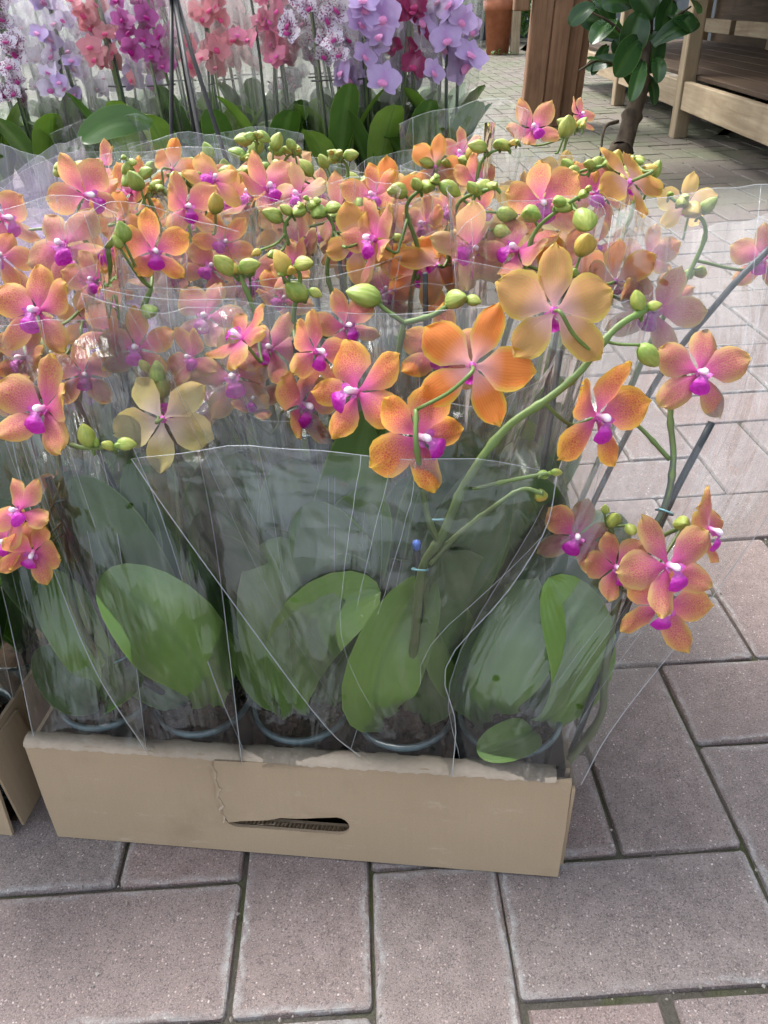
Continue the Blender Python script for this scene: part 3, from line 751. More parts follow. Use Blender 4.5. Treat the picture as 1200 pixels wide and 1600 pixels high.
# ---- hero flowers: u, v, span px, depth, facing x, facing y, roll, back, tone, pink, plant
HF = [
 (100, 385, 150, .55, -.15, .15, -28, 0, .15, .5, (1, 0)), (240, 393, 122, .53, .45, -.05, -12, 0, .85, .1, (1, 1)),
 (290, 325, 110, .60, .55, .1, -14, 0, .35, .5, (1, 1)), (152, 306, 95, .66, -.5, .2, 10, 0, .3, .6, (2, 0)),
 (60, 487, 150, .58, -.1, .1, 5, 0, .6, .3, (1, 0)), (0, 400, 100, .58, .5, .1, 20, 0, .8, .2, (1, 0)),
 (70, 640, 165, .50, -.1, .12, 12, 0, .35, .4, (0, 0)), (30, 800, 120, .50, -.35, .35, -30, 0, .3, .9, (0, 0)), (52, 862, 110, .515, .2, -.3, 20, 0, .5, .5, (0, 0)), (14, 845, 105, .52, -.3, .1, 10, 0, .5, .4, (0, 0)),
 (96, 765, 80, .60, .1, .0, 5, 0, .5, .6, (0, 0)), (205, 300, 100, .66, -.3, .3, 40, 0, .6, .3, (2, 1)),
 (378, 530, 120, .57, -.55, .55, 120, 0, .4, .4, (1, 2)), (470, 633, 150, .53, .8, .0, -4, 0, .45, .4, (0, 2)),
 (557, 613, 168, .47, -.42, .1, 62, 0, .8, .1, (0, 2)), (655, 683, 178, .465, .35, -.05, -55, 0, .95, .0, (0, 3)),
 (738, 572, 188, .45, .15, .25, 20, 1, 1.0, .0, (0, 3)), (690, 548, 140, .52, -.2, .2, 10, 0, .85, .1, (1, 3)),
 (866, 486, 205, .44, .0, .15, 2, 1, .1, -.15, (0, 3)), (932, 652, 172, .46, .50, .0, 8, 0, .95, .0, (0, 3)),
 (1092, 583, 152, .50, .1, .1, 12, 0, .12, .5, (0, 4)), (1024, 488, 145, .54, -.3, .15, 25, 0, .2, .5, (1, 4)),
 (1190, 405, 105, .58, -.6, .0, 10, 0, .1, .8, (1, 4)), (1044, 884, 165, .46, .18, .1, -22, 0, .12, .4, (0, 4)),
 (962, 886, 120, .50, .05, .05, -15, 0, .15, .4, (0, 4)), (1036, 946, 152, .49, .1, -.2, 15, 0, .45, .4, (0, 4)),
 (902, 838, 130, .52, -.15, .1, 20, 0, .3, .6, (0, 4)), (1106, 828, 135, .49, .72, .0, 5, 0, .4, .3, (0, 4)),
 (832, 203, 92, .84, -.1, .25, -30, 0, .3, .5, (5, 4)), (934, 302, 118, .68, .1, .15, 25, 0, .2, .4, (3, 4)),
 (808, 392, 130, .55, -.45, .35, 60, 0, .1, .7, (1, 3)), (655, 428, 140, .60, .3, .3, 15, 1, .9, .1, (2, 3)),
 (608, 312, 120, .72, .1, .3, 4, 1, .95, .0, (3, 3)), (1070, 322, 92, .72, .1, .45, 2, 1, .25, -.8, (3, 4)),
 (742, 285, 90, .72, .6, .1, -20, 0, .3, .7, (3, 3)), (748, 335, 95, .68, .5, .0, -60, 0, .7, .6, (3, 3)),
 (665, 350, 90, .70, -.7, .1, 15, 0, .6, .2, (3, 3)), (1012, 402, 95, .66, -.1, .1, 5, 0, .3, .4, (2, 4)),
 (603, 455, 105, .62, .0, .2, 8, 0, .1, .9, (2, 2)), (215, 545, 120, .60, .0, .15, 0, 0, .5, .4, (1, 1)),
 (254, 655, 165, .505, .1, .1, 185, 1, .3, -1, (0, 1)), (442, 355, 100, .70, .1, .25, 8, 1, .9, -.6, (3, 2)),
 (322, 495, 120, .64, .0, .1, 20, 0, .1, .8, (1, 2)), (492, 550, 125, .56, .75, .1, 10, 0, .5, .4, (1, 2)),
 (680, 262, 90, .78, -.1, .5, 10, 1, .6, .3, (4, 3)), (722, 240, 75, .82, -.5, .2, 10, 0, .2, .6, (4, 3)),
 (895, 300, 95, .70, -.72, .2, 5, 0, .7, .2, (3, 3)), (962, 440, 130, .54, .7, .3, 0, 1, .85, .1, (1, 4)),
 (424, 545, 120, .60, -.1, .2, 25, 0, .1, .7, (1, 2)), (365, 590, 140, .61, .0, .1, -10, 0, .1, -.5, (1, 1)),
 (280, 425, 100, .68, -.2, .1, 10, 0, .4, .5, (2, 1)), (905, 180, 60, .90, .6, .2, 10, 0, .2, .4, (5, 4)),
 (735, 410, 110, .60, .3, .3, -30, 0, .5, .5, (2, 3)), (500, 300, 80, .84, .2, .2, 0, 0, .2, .9, (4, 2)),
 (890, 420, 130, .56, -.1, .4, 10, 1, .8, .1, (1, 3)), (1045, 470, 90, .64, .3, .2, 60, 0, .3, .3, (2, 4)),
 (150, 440, 100, .60, -.4, .2, -20, 0, .2, .6, (1, 0)), (330, 420, 105, .66, .3, .3, 30, 0, .6, .4, (2, 1)), (185, 345, 90, .64, .2, .4, -40, 1, .5, .2, (2, 1)),
 (268, 265, 85, .78, .3, .2, 20, 1, .95, .0, (3, 1)), (395, 440, 110, .66, -.3, .2, -25, 0, .3, .7, (2, 2)), (545, 385, 100, .70, .2, .3, 15, 0, .5, .5, (3, 2)), (540, 510, 110, .60, .4, .1, -30, 0, .3, .6, (1, 2)),
 (40, 560, 110, .60, -.4, .1, 30, 0, .7, .3, (1, 0)), (130, 585, 105, .62, .5, .0, -10, 0, .4, .5, (1, 0)), (310, 620, 110, .64, -.2, .2, 20, 0, .2, .8, (1, 1)), (700, 330, 90, .74, .0, .4, 0, 0, .8, .2, (3, 3)),
 (440, 470, 100, .64, .5, .3, 40, 0, .7, .3, (2, 2)), (160, 260, 80, .78, -.2, .4, 10, 0, .3, .6, (3, 0)), (380, 320, 90, .74, -.4, .3, -10, 0, .6, .5, (3, 1)),
 (175, 520, 105, .54, .3, .2, 20, 0, .3, .8, (0, 1)), (300, 560, 100, .53, -.5, .2, -30, 0, .4, .6, (0, 1)), (395, 625, 95, .54, .2, .3, 10, 0, .2, .9, (0, 2)), (130, 500, 90, .56, -.2, .5, 0, 1, .6, -.2, (0, 0)),
 (350, 380, 95, .66, .5, .1, 40, 0, .8, .2, (2, 1)), (455, 415, 90, .62, -.6, .3, -20, 0, .4, .5, (2, 2)), (20, 600, 100, .56, .4, .1, -20, 0, .6, .3, (0, 0)),
]
for h in HF:
    u, v, sp, d, nx, ny, roll, bk, tone, pink, key = h
    if key[0] == 1 and u < 640 and v > 430: sp *= d/(d-.075); d -= .075; sp *= .90
    pos = W(u, v, d); plants[key]['fl'].append((pos, sp*d/FPX*.95, face_rot(nx, ny, roll, bk), tone, pink, bool(bk)))
HB = [(210, 282, 40, .56, (2, 0)), (335, 318, 38, .58, (1, 1)), (190, 362, 38, .50, (1, 1)), (183, 378, 26, .50, (1, 1)), (232, 487, 38, .52, (1, 1)), (385, 420, 36, .58, (2, 2)), (400, 395, 20, .58, (2, 2)), (425, 398, 24, .58, (2, 2)),
 (462, 455, 52, .52, (1, 2)), (493, 458, 26, .52, (1, 2)), (568, 462, 62, .515, (0, 2)), (712, 468, 50, .50, (0, 2)), (740, 470, 30, .50, (0, 2)), (246, 582, 42, .51, (0, 1)), (252, 606, 42, .515, (0, 1)), (225, 572, 26, .51, (0, 1)),
 (135, 680, 46, .49, (0, 0)), (168, 696, 26, .49, (0, 0)), (198, 694, 34, .49, (0, 0)), (400, 230, 36, .78, (4, 2)), (432, 222, 34, .78, (4, 2)), (455, 226, 24, .78, (4, 2)), (505, 252, 28, .76, (4, 2)), (478, 262, 34, .76, (4, 2)), (462, 280, 26, .76, (4, 2)),
 (520, 338, 32, .66, (3, 2)), (560, 318, 26, .66, (3, 2)), (598, 372, 24, .62, (2, 2)), (622, 372, 22, .62, (2, 2)), (792, 335, 38, .56, (2, 3)), (785, 363, 36, .56, (2, 3)), (806, 300, 30, .6, (3, 3)), (840, 262, 26, .62, (3, 3)), (845, 290, 30, .62, (3, 3)), (822, 318, 28, .6, (3, 3)), (862, 285, 26, .62, (3, 3)), (738, 238, 32, .72, (4, 3)),
 (912, 345, 55, .50, (1, 3)), (912, 382, 50, .49, (0, 3)), (884, 198, 40, .74, (5, 4)), (960, 250, 36, .62, (4, 4)), (998, 250, 24, .60, (3, 4)), (1024, 266, 34, .60, (3, 4)), (895, 268, 30, .64, (3, 4)), (996, 470, 40, .455, (0, 3)), (1022, 478, 26, .455, (0, 3)), (1014, 556, 52, .45, (0, 3)), (1078, 428, 26, .58, (1, 4)), (1096, 426, 28, .58, (1, 4)), (958, 812, 34, .50, (0, 4)), (945, 795, 20, .50, (0, 4)), (1066, 818, 40, .48, (0, 4)), (985, 828, 28, .48, (0, 4)), (60, 545, 60, .6, (1, 0)), (95, 550, 40, .6, (1, 0)), (20, 540, 44, .62, (1, 0)), (325, 235, 30, .85, (4, 1)), (300, 258, 36, .85, (4, 1)), (352, 262, 32, .85, (4, 1)), (235, 262, 30, .8, (4, 1)),
 (850, 742, 24, .47, (0, 3)), (845, 775, 30, .48, (0, 3)), (870, 738, 20, .465, (0, 3))]
for u, v, sp, d, key in HB: plants[key]['bd'].append((W(u, v, d), sp*d/FPX))
# ---- hero stalks and stakes (pixel paths with distances)
def PX(*a): return [W(*q) for q in a]
P = plants
P[(0, 3)]['spikes'] += [(PX((640, 1190, .56), (648, 1000, .53), (660, 890, .50), (690, 838, .485), (730, 750, .475), (790, 670, .465), (858, 622, .457), (905, 582, .452), (960, 515, .452), (1012, 482, .457)), (.0034, .0020)),
  (PX((684, 845, .486), (668, 805, .48), (657, 740, .468), (650, 690, .452), (650, 640, .455)), (.0021, .0016)),
  (PX((672, 882, .492), (710, 840, .487), (765, 797, .482), (815, 765, .478), (850, 772, .475)), (.0019, .0013)),
  (PX((738, 765, .474), (800, 750, .47), (865, 738, .465)), (.0015, .0011))]
P[(0, 2)]['spikes'] += [(PX((535, 1150, .60), (565, 850, .58), (592, 660, .56), (616, 580, .54), (632, 503, .525)), (.003, .002)),
  (PX((632, 505, .525), (606, 487, .52), (582, 466, .517)), (.0017, .0015)), (PX((632, 505, .525), (675, 493, .515), (700, 478, .505)), (.0022, .0016)),
  (PX((480, 1160, .59), (470, 900, .58), (440, 760, .57), (425, 680, .56)), (.0026, .0017))]
P[(0, 4)]['spikes'] += [(PX((880, 1200, .56), (938, 1120, .545), (946, 1040, .535), (975, 900, .52), (1035, 800, .51), (1052, 720, .51), (1048, 640, .51), (1072, 575, .51)), (.003, .0018)),
  (PX((1046, 718, .51), (1010, 678, .505), (972, 642, .50)), (.0018, .0013)), (PX((1010, 850, .51), (1040, 835, .505), (1068, 822, .49)), (.0018, .0013)), (PX((975, 900, .52), (960, 850, .51), (955, 820, .505)), (.0016, .0012))]
P[(0, 1)]['spikes'] += [(PX((300, 1160, .58), (290, 900, .57), (270, 700, .55), (250, 620, .52)), (.0024, .0016))]
P[(1, 1)]['spikes'] += [(PX((400, 1080, .66), (398, 850, .64), (376, 720, .62), (330, 625, .60), (300, 578, .60)), (.0026, .0016)), (PX((215, 900, .62), (200, 640, .57), (212, 520, .54), (236, 450, .53)), (.0026, .0018))]
P[(0, 0)]['spikes'] += [(PX((155, 1160, .58), (120, 960, .57), (100, 830, .56), (95, 740, .54), (90, 690, .52), (130, 700, .50), (190, 697, .49)), (.0026, .0013))]
P[(1, 0)]['spikes'] += [(PX((150, 1000, .66), (128, 760, .62), (122, 560, .58), (130, 480, .56), (165, 410, .55)), (.003, .0018))]
STK = {(0, 4): [PX((885, 1195, .57), (965, 985, .53), (1040, 800, .515), (1112, 660, .505))], (0, 2): [PX((515, 1180, .60), (532, 880, .575), (546, 698, .56)), PX((612, 1130, .60), (598, 950, .575), (578, 712, .55))],
 (0, 1): [PX((240, 1140, .585), (190, 1025, .57), (75, 745, .535))], (0, 0): [PX((120, 1150, .60), (60, 950, .60), (10, 860, .6))], (0, 3): [PX((655, 1190, .57), (656, 950, .53), (650, 845, .515))], (1, 1): [PX((410, 1080, .67), (395, 800, .63), (376, 650, .61))],
 (1, 4): [[P[(1, 4)]['base']+Vector((.01, 0, .04))]+PX((1000, 640, .63), (1120, 475, .585), (1210, 380, .57))]}
for key, lst in STK.items():
    for pth in lst:
        if key[0] == 0 and key[1] < 4 and pth[0].z < .2: pth[0] = P[key]['base']+Vector((max(-.02, min(.02, pth[0].x-P[key]['base'].x)), .008, .06))
        tube('support_stake', catmull(pth, 5), .0026, M['stake'], P[key]['o'], 8)
for key, u, v, d, du, dv in (((0, 3), 656, 890, .497, 4, -60), ((0, 2), 545, 712, .555, 5, -60), ((0, 2), 524, 880, .57, 3, -60), ((0, 1), 190, 1030, .565, -60, -120), ((0, 1), 92, 785, .54, -60, -140), ((1, 1), 380, 706, .61, -8, -60), ((0, 2), 482, 682, .56, 0, -60), ((0, 4), 1040, 800, .51, 30, -70), ((0, 2), 682, 812, .52, 0, -60)):
    clip(P[key]['o'], W(u, v, d), W(u+du, v+dv, d)-W(u, v, d))
o = ob('stake_cap', mesh('stake_cap', *lathe([(0, .003), (.0026, .002), (.003, 0), (.0026, -.004), (0, -.005)], 8), M['blue']), P[(0, 3)]['o'], loc=W(651, 850, .512)-P[(0, 3)]['o'].location)

for k_ in range(4):      # stalks and stakes rise out of their pots
    p_ = P[(0, k_)]
    for pth_, rad_ in p_['spikes']:
        if pth_[0].z < .16: pth_[0] = p_['base']+Vector((max(-.015, min(.015, pth_[0].x-p_['base'].x)), .004, .068))
# ---- hero leaves: base, mid, tip (u, v, d), width m, normal bias
RTV = Vector(RT)
def HL(key, b, m_, t, w_, nx=0, ny=.2, mat='leaf', fold=.22, curl=0.):
    c = P[key]['base']+Vector((0, 0, .072)); d0 = W(*m_)-c; d0.z = 0
    leaf(P[key]['o'], c+d0.normalized()*.010+RTV*((b[0]-P2(c)[0])*.00018), W(*m_), W(*t), w_, vRT*nx-vDN*ny-vFW, mat, fold, curl, seed=int(b[0]))
HL((0, 1), (312, 1150, .575), (330, 1010, .525), (158, 898, .52), .066, .15, .1, fold=.12)
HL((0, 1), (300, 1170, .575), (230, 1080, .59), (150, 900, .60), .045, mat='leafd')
HL((0, 1), (330, 1165, .585), (330, 930, .60), (230, 800, .60), .062, -.2)
HL((0, 2), (470, 1160, .575), (440, 1000, .56), (440, 838, .555), .070, -.1, .0, fold=.15)
HL((0, 2), (478, 1165, .57), (430, 950, .535), (595, 925, .54), .056, .3, .1, fold=.3)
HL((0, 2), (450, 1165, .59), (390, 1050, .58), (362, 880, .575), .045, .5, .0, fold=.5)
HL((0, 2), (500, 1165, .59), (520, 1060, .59), (520, 860, .62), .05, mat='leafd')
HL((0, 3), (600, 1195, .56), (540, 1100, .53), (672, 900, .535), .060, .3, .0, fold=.35)
HL((0, 3), (640, 1190, .575), (690, 1080, .56), (680, 900, .57), .055, -.1, mat='leafd')
HL((0, 3), (610, 1190, .58), (580, 1080, .60), (600, 780, .63), .055, mat='leafd')
HL((0, 4), (800, 1200, .56), (745, 1050, .55), (775, 845, .56), .095, -.1, .1, fold=.15)
HL((0, 4), (850, 1200, .57), (860, 1000, .575), (865, 860, .59), .08, .1, .1, mat='leafd')
HL((0, 4), (888, 1200, .555), (965, 1060, .515), (858, 902, .515), .056, .25, .05, fold=.18)
HL((0, 4), (880, 1205, .56), (830, 1150, .54), (745, 1175, .545), .030, 0, .6, fold=.2)
HL((0, 0), (170, 1170, .60), (110, 1100, .585), (62, 1010, .60), .035, .3, .3, mat='leafd')
HL((0, 0), (165, 1160, .59), (160, 1020, .58), (60, 890, .585), .05, -.2)
HL((0, 0), (130, 1160, .58), (160, 1060, .57), (225, 1060, .57), .045, 0, .5, mat='leafd')
HL((0, 0), (170, 1170, .6), (220, 950, .62), (200, 830, .65), .07, .2, mat='leafd')
HL((1, 4), (900, 1000, .66), (950, 900, .645), (960, 800, .645), .045, .2, .3, mat='leafd')
HL((1, 4), (880, 1000, .68), (860, 800, .65), (800, 690, .66), .065, .2, .3, mat='leafd')

for k in range(5):
    q = random.Random(k+60); b = P[(0, k)]['base']+Vector((0, .012, .07))
    for i in range(8):
        a = q.uniform(.3 if k < 4 else 1.3, 2.8); L = q.uniform(.12, .18)*(1 if k < 4 else .85); dr = Vector((math.cos(a), math.sin(a)*.6, 0))
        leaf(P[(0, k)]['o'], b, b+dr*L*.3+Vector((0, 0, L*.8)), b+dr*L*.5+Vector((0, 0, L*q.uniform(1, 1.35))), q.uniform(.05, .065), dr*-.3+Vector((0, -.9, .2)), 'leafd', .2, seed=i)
# ---- fill the rows behind with stalks, blooms, buds and leaves
for (r, k), p in plants.items():
    q = random.Random(r*31+k*7+5); b = p['base']
    add_pot(p, r == 0)
    if r > 0:
        nfl = max(0, (5 if r > 1 else 3)-len(p['fl']))
        top = b+Vector((q.uniform(-.03, .03)+(k-2)*.01, q.uniform(-.04, .01), q.uniform(.335, .40)))
        for i in range(nfl):
            a = 2*math.pi*(i/5)+q.uniform(-.5, .5)
            pos = top+Vector((.036*math.cos(a), .036*math.sin(a), q.uniform(-.055, .03)))
            bk = q.random() < .22
            p['fl'].append((pos, q.uniform(.052, .064), face_rot(q.uniform(-.85, .85), q.uniform(-.25, .6), q.uniform(-60, 60), bk), q.random()**1.3, q.choice((q.uniform(0, 1), q.uniform(0, 1), -q.uniform(.2, .8))), bk))
        if not p['spikes'] or r > 1:
            c = sum((f[0] for f in p['fl']), Vector())/len(p['fl'])
            for s in ((-1, 1) if q.random() < .5 else (1,)):
                e = c+Vector((.02*s, .02, .035))
                pts = [b+Vector((.006*s, 0, .07)), b.lerp(c, .35)+Vector((.012*s, .01, .05)), b.lerp(c, .75)+Vector((.016*s, .015, .045)), c+Vector((.012*s, .016, 0)), e]
                e2 = e+Vector((q.uniform(-.03, .03), q.uniform(-.03, .005), q.uniform(.0, .03))); pts.append(e2)
                p['spikes'].append((pts, (.0028, .0012)))
                for i in range(5):
                    f = i/4; sd = 1 if i % 2 else -1
                    p['bd'].append((e.lerp(e2, .1+.9*f)+Vector((sd*.009*(1.1-f), -.004, .008*(1-f)+.002)), .020-.013*f))
        st = b+Vector((.01, .008, .03)); tube('support_stake', [st, st.lerp(top, .5)+Vector((0, .004, 0)), st.lerp(top, .93)], .0023, M['stake'], p['o'], 6)
        for i in range(5):
            a = i*2.2+q.uniform(-.3, .3); L = q.uniform(.07, .12); dr = Vector((math.cos(a), math.sin(a)*.8, 0)); bb = b+Vector((0, 0, .072))
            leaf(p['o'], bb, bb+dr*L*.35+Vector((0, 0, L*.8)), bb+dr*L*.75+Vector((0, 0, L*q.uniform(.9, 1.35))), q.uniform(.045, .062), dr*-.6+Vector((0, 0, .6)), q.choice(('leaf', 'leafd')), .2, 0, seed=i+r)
    # stalk meshes
    pts_all = []
    for pth, rad in p['spikes']:
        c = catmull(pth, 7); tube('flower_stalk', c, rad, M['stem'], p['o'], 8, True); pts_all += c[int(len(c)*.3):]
    def near_pt(x, below):
        best = min(pts_all, key=lambda s: (s-x).length+(0.03 if s.z > x.z+.01 else 0)+(.02 if s.z < x.z-.04 else 0)); return best
    for i, (pos, span, rot, tone, pink, bk) in enumerate(p['fl']):
        F = flower(p['o'], pos, span, rot, tone, pink, r*100+k*10+i, 0., bk)
        if pts_all:
            zz = (rot @ Vector((0, 0, 1))); s = near_pt(pos, 1)
            d = (s-pos).length
            if d > .07: s = pos-zz*.03+Vector((0, .01, -.03))
            m1 = pos-zz*min(.018, d*.5)+Vector((0, 0, -.003))
            tube('pedicel', catmull([s, s.lerp(m1, .6)+Vector((0, 0, -.003)), m1, pos-zz*.0005], 4), (.0013, .0012), M['stem'], p['o'], 5)
    for i, (pos, size) in enumerate(p['bd']):
        s = near_pt(pos, 1) if pts_all else pos-Vector((0, 0, .03))
        if (s-pos).length > .06: s = pos-Vector((q.uniform(-.01, .01), -.01, .025))
        dr = (pos-s).normalized(); dr = (dr+Vector((q.uniform(-.4, .4), q.uniform(-.4, .2), q.uniform(-.5, .3)))).normalized()
        Rm = dr.to_track_quat('Z', 'Y').to_matrix().to_4x4()
        sz = size*.92
        ob('bud', BUD[i % 3], p['o'], mat4=Matrix.Translation(pos-dr*sz*.5-p['o'].location) @ Rm @ Matrix.Diagonal((sz*1.05, sz*1.05, sz, 1)), tone=(.7 if q.random() < .12 else q.uniform(0, .25)))
        m1 = pos-dr*sz*.5
        tube('bud_stalk', catmull([s, (s+m1)/2-dr*.003+Vector((0, 0, -.003)), m1], 4), (.0011, .0010), M['stem'], p['o'], 5)
        if i % 2 == 0 and r < 1:
            j = ob('bud', BUD[(i+1) % 3], p['o'], mat4=Matrix.Translation(s+Vector((q.uniform(-.004, .004), -.002, .002))-p['o'].location) @ Rm @ Matrix.Scale(size*.4, 4), tone=0.)

# ---- sleeves
TO = -vFW-vDN*.2                          # outward, towards the buyer's side
def heroS(key, Lp, Rp, bf, bb, up, seed, cr=.0022, mat='film'):
    film_sleeve(P[key]['o'], PX(*Lp), PX(*Rp), TO, bf, bb, up, seed=seed, crease=cr, mat=mat)
heroS((0, 3), ((562, 1182, .548), (500, 1125, .535), (352, 925, .505), (255, 790, .495), (205, 716, .492)), ((706, 1214, .543), (712, 1130, .53), (697, 1040, .515), (790, 930, .50), (852, 830, .492), (870, 745, .49)), .030, .07, (.0, .03, .13), 1, mat='hazy_film')
heroS((0, 4), ((722, 1205, .56), (708, 1045, .545), (865, 760, .535), (930, 500, .55), (957, 342, .56)), ((908, 1226, .545), (962, 1130, .54), (1115, 930, .535), (1250, 700, .53), (1290, 350, .54)), .034, .08, (.02, .04, .03), 2, mat='flared_film')
heroS((0, 1), ((232, 1178, .565), (150, 1050, .55), (80, 880, .54), (30, 740, .545), (5, 600, .56)), ((378, 1196, .56), (357, 1010, .54), (335, 840, .53), (308, 700, .535), (268, 520, .56), (258, 410, .57)), .045, .07, (0, .04, .02), 3)
heroS((0, 2), ((392, 1198, .57), (330, 1050, .56), (250, 800, .55), (160, 590, .56), (128, 470, .565)), ((540, 1196, .57), (600, 1000, .56), (640, 800, .555), (655, 620, .57), (650, 500, .58)), .030, .07, (0, .03, .03), 4, .003)
heroS((0, 0), ((52, 1150, .58), (10, 950, .56), (-40, 760, .55), (-90, 560, .56)), ((228, 1168, .57), (205, 980, .56), (170, 760, .56), (130, 600, .57), (112, 470, .58)), .012, .06, (0, .03, .03), 5)
def auto_sleeve(o, b, h, w0, w1, yaw, lean, seed, mat='film', back=.05, nu=16, nv=10):
    q = random.Random(seed); c, s = math.cos(yaw), math.sin(yaw); ax = Vector((c, s, 0)); fd = Vector((s, -c, 0))
    hd = {-1: q.uniform(-.045, .03), 1: q.uniform(-.045, .03)} if h > .28 and h < .5 else {-1: 0, 1: 0}
    def side(sg): return [b+ax*sg*(w0+(w1-w0)*(t**1.3)+q.uniform(-.006, .006)*t)+lean*t+Vector((0, q.uniform(-.01, .01)*t, (h+hd[sg])*t)) for t in (0, .3, .6, .85, 1)]
    return film_sleeve(o, side(-1), side(1), fd, .045, .05, (0, .0, back), mat=mat, seed=seed, nu=nu, nv=nv, crease=.0035)
for (r, k), p in plants.items():
    if r == 0: continue
    q = random.Random(r*77+k)
    auto_sleeve(p['o'], p['base']+Vector((0, 0, .01)), q.uniform(.315, .395)-.015*(r > 3), .034, q.uniform(.055, .085), q.uniform(-.9, .9)+ANG, Vector(((k-2)*.012+q.uniform(-.02, .02), q.uniform(-.01, .03), 0)), r*9+k+20)

# ------------------------------------------------------------------ neighbouring tray on the left
T2 = T0+Vector((-.035, 0, 0))-EX*LEN
G2 = 'sleeved orchids in the left tray'
lab2 = ['orange-pink orchid at the left edge of the photo, right front corner of the left tray', 'orange-pink orchid in the left tray, second pot back along its right side',
        'orange orchid in the left tray, third pot back along its right side', 'purple orchid in the left tray, fourth pot back along its right side', 'purple orchid in the left tray, fifth pot back along its right side',
        'purple orchid in the left tray, farthest pot on its right side', 'lilac orchid in the left tray, fourth row, second pot from its right side', 'lilac orchid in the left tray, fifth row, second pot from its right side', 'lilac orchid in the left tray, farthest row, second pot from its right side']
def bgflower_mesh(name, mp, ml, seed, n1=4, n2=3):
    v, f, uv, mi = [], [], [], []
    def add(ang, L, Wd, z, cup):
        ca, sa = math.cos(math.radians(ang)), math.sin(math.radians(ang)); off = len(v)
        def g(t, sv):
            s = sv*2-1; ww = (math.sin(math.pi*min(1, .08+.9*t**.8))**.6)*Wd/2
            x, y, zz = s*ww, t*L, z+cup*t*t*L-.12*abs(s)*ww
            return (x*ca-y*sa, x*sa+y*ca, zz), (t, sv)
        a, b, c = grid(n1, n2, g, off); v.extend(a); f.extend([q[::-1] for q in b]); uv.extend(c); mi.extend([0]*len(b))
    for a in (0, 125, -125): add(a, .48, .32, 0, .0)
    for a in (78, -78): add(a, .5, .58, .02, .12)
    off = len(v)
    def lg(t, sv):
        s = sv*2-1; ww = .05+.09*math.sin(t*3); return (s*ww, -.02-t*.2, .05+.12*math.sin(t*2.6)-.3*abs(s)*ww), (t, sv)
    a, b, c = grid(4, 3, lg, off); v.extend(a); f.extend(b); uv.extend(c); mi.extend([1]*len(b))
    me = mesh(name, v, f, [mp, ml], uv); me.polygons.foreach_set('material_index', mi); return me
BGM = {}
def bgm(key, c1, c2, core, lipc, spot=0):
    BGM[key] = bgflower_mesh('flower', m_bgpetal('petal_'+key, c1, c2, core, spot), m_simple('lip_'+key, lipc, tuple(min(1, x*1.3) for x in lipc), 20, .5), 1)
bgm('lilac', (.50, .36, .66), (.66, .52, .80), (.55, .3, .62), (.55, .2, .4))
bgm('purple', (.45, .16, .55), (.58, .25, .66), (.6, .2, .5), (.5, .05, .35))
bgm('white', (.70, .62, .78), (.84, .78, .90), (.72, .6, .74), (.45, .1, .3))
bgm('spotted', (.68, .64, .74), (.8, .76, .82), (.22, .02, .12), (.3, .02, .15), 1)
bgm('coral', (.62, .22, .26), (.74, .34, .37), (.75, .35, .35), (.5, .05, .15))
bgm('pink', (.72, .2, .33), (.8, .32, .42), (.8, .4, .5), (.6, .08, .3))
bgm('magenta', (.36, .07, .26), (.50, .14, .38), (.3, .03, .15), (.3, .0, .15))
bgm('burgundy', (.20, .012, .06), (.32, .03, .12), (.5, .2, .3), (.3, .02, .1))
for i, lab in enumerate(lab2):
    row = i if i < 6 else i-3; colk = 4 if i < 6 else 3
    b = T2+EX*(.046+.0815*colk)+EY*(.052+.098*row)+Vector((0, 0, .0045))
    o = thing('potted_orchid', lab, 'orchid', b, G2); p = dict(o=o, base=b); add_pot(p, row == 0); q = random.Random(i+900)
    top = b+Vector((q.uniform(-.01, .01), -.01, .34)); pts = catmull([b+Vector((0, 0, .07)), b+Vector((.012, .01, .2)), top+Vector((0, .01, 0)), top+Vector((-.01, -.02, .04))], 6)
    tube('flower_stalk', pts, (.0028, .0016), M['stem'], o, 6, True); tube('support_stake', [b+Vector((.01, 0, .03)), top], .0023, M['stake'], o, 6)
    n = 4
    for j in range(n):
        a = j*1.7+q.uniform(-.3, .3); pos = top+Vector((.035*math.cos(a), .03*math.sin(a), q.uniform(-.07, .03)))
        if i < 3: flower(o, pos, .058, face_rot(q.uniform(-.5, .5), q.uniform(0, .4), q.uniform(-40, 40)), q.random()*.6, q.random(), i*50+j)
        else: ob('flower', BGM['lilac' if i > 5 else 'purple'], o, mat4=Matrix.Translation(pos-Vector((0, 0, .02))-b) @ face_rot(q.uniform(-.5, .5), q.uniform(0, .5), q.uniform(-40, 40)) @ Matrix.Scale(.062, 4))
        s = min(pts, key=lambda s: (s-pos).length); tube('pedicel', [s, s.lerp(pos, .5)-Vector((0, 0, .003)), pos-Vector((0, -.003, .0))], .0012, M['stem'], o, 5)
    for j in range(6 if i < 2 else 4):
        a = j*1.1+q.uniform(-.3, .3); L = q.uniform(.11, .16); dr = Vector((math.cos(a), math.sin(a), 0)); bb = b+Vector((0, 0, .072))
        leaf(o, bb, bb+dr*L*.4+Vector((0, 0, L*.8)), bb+dr*L*.7+Vector((0, 0, L*1.3)), .06, dr*-.6+Vector((0, -.3, .5)), 'leafd', seed=j)
    auto_sleeve(o, b+Vector((0, 0, .01)), q.uniform(.36, .40), .034, q.uniform(.07, .09), q.uniform(-.4, .4), Vector((q.uniform(-.02, .01), q.uniform(0, .03), 0)), i+300, 'film' if i < 3 else 'lilac_film')

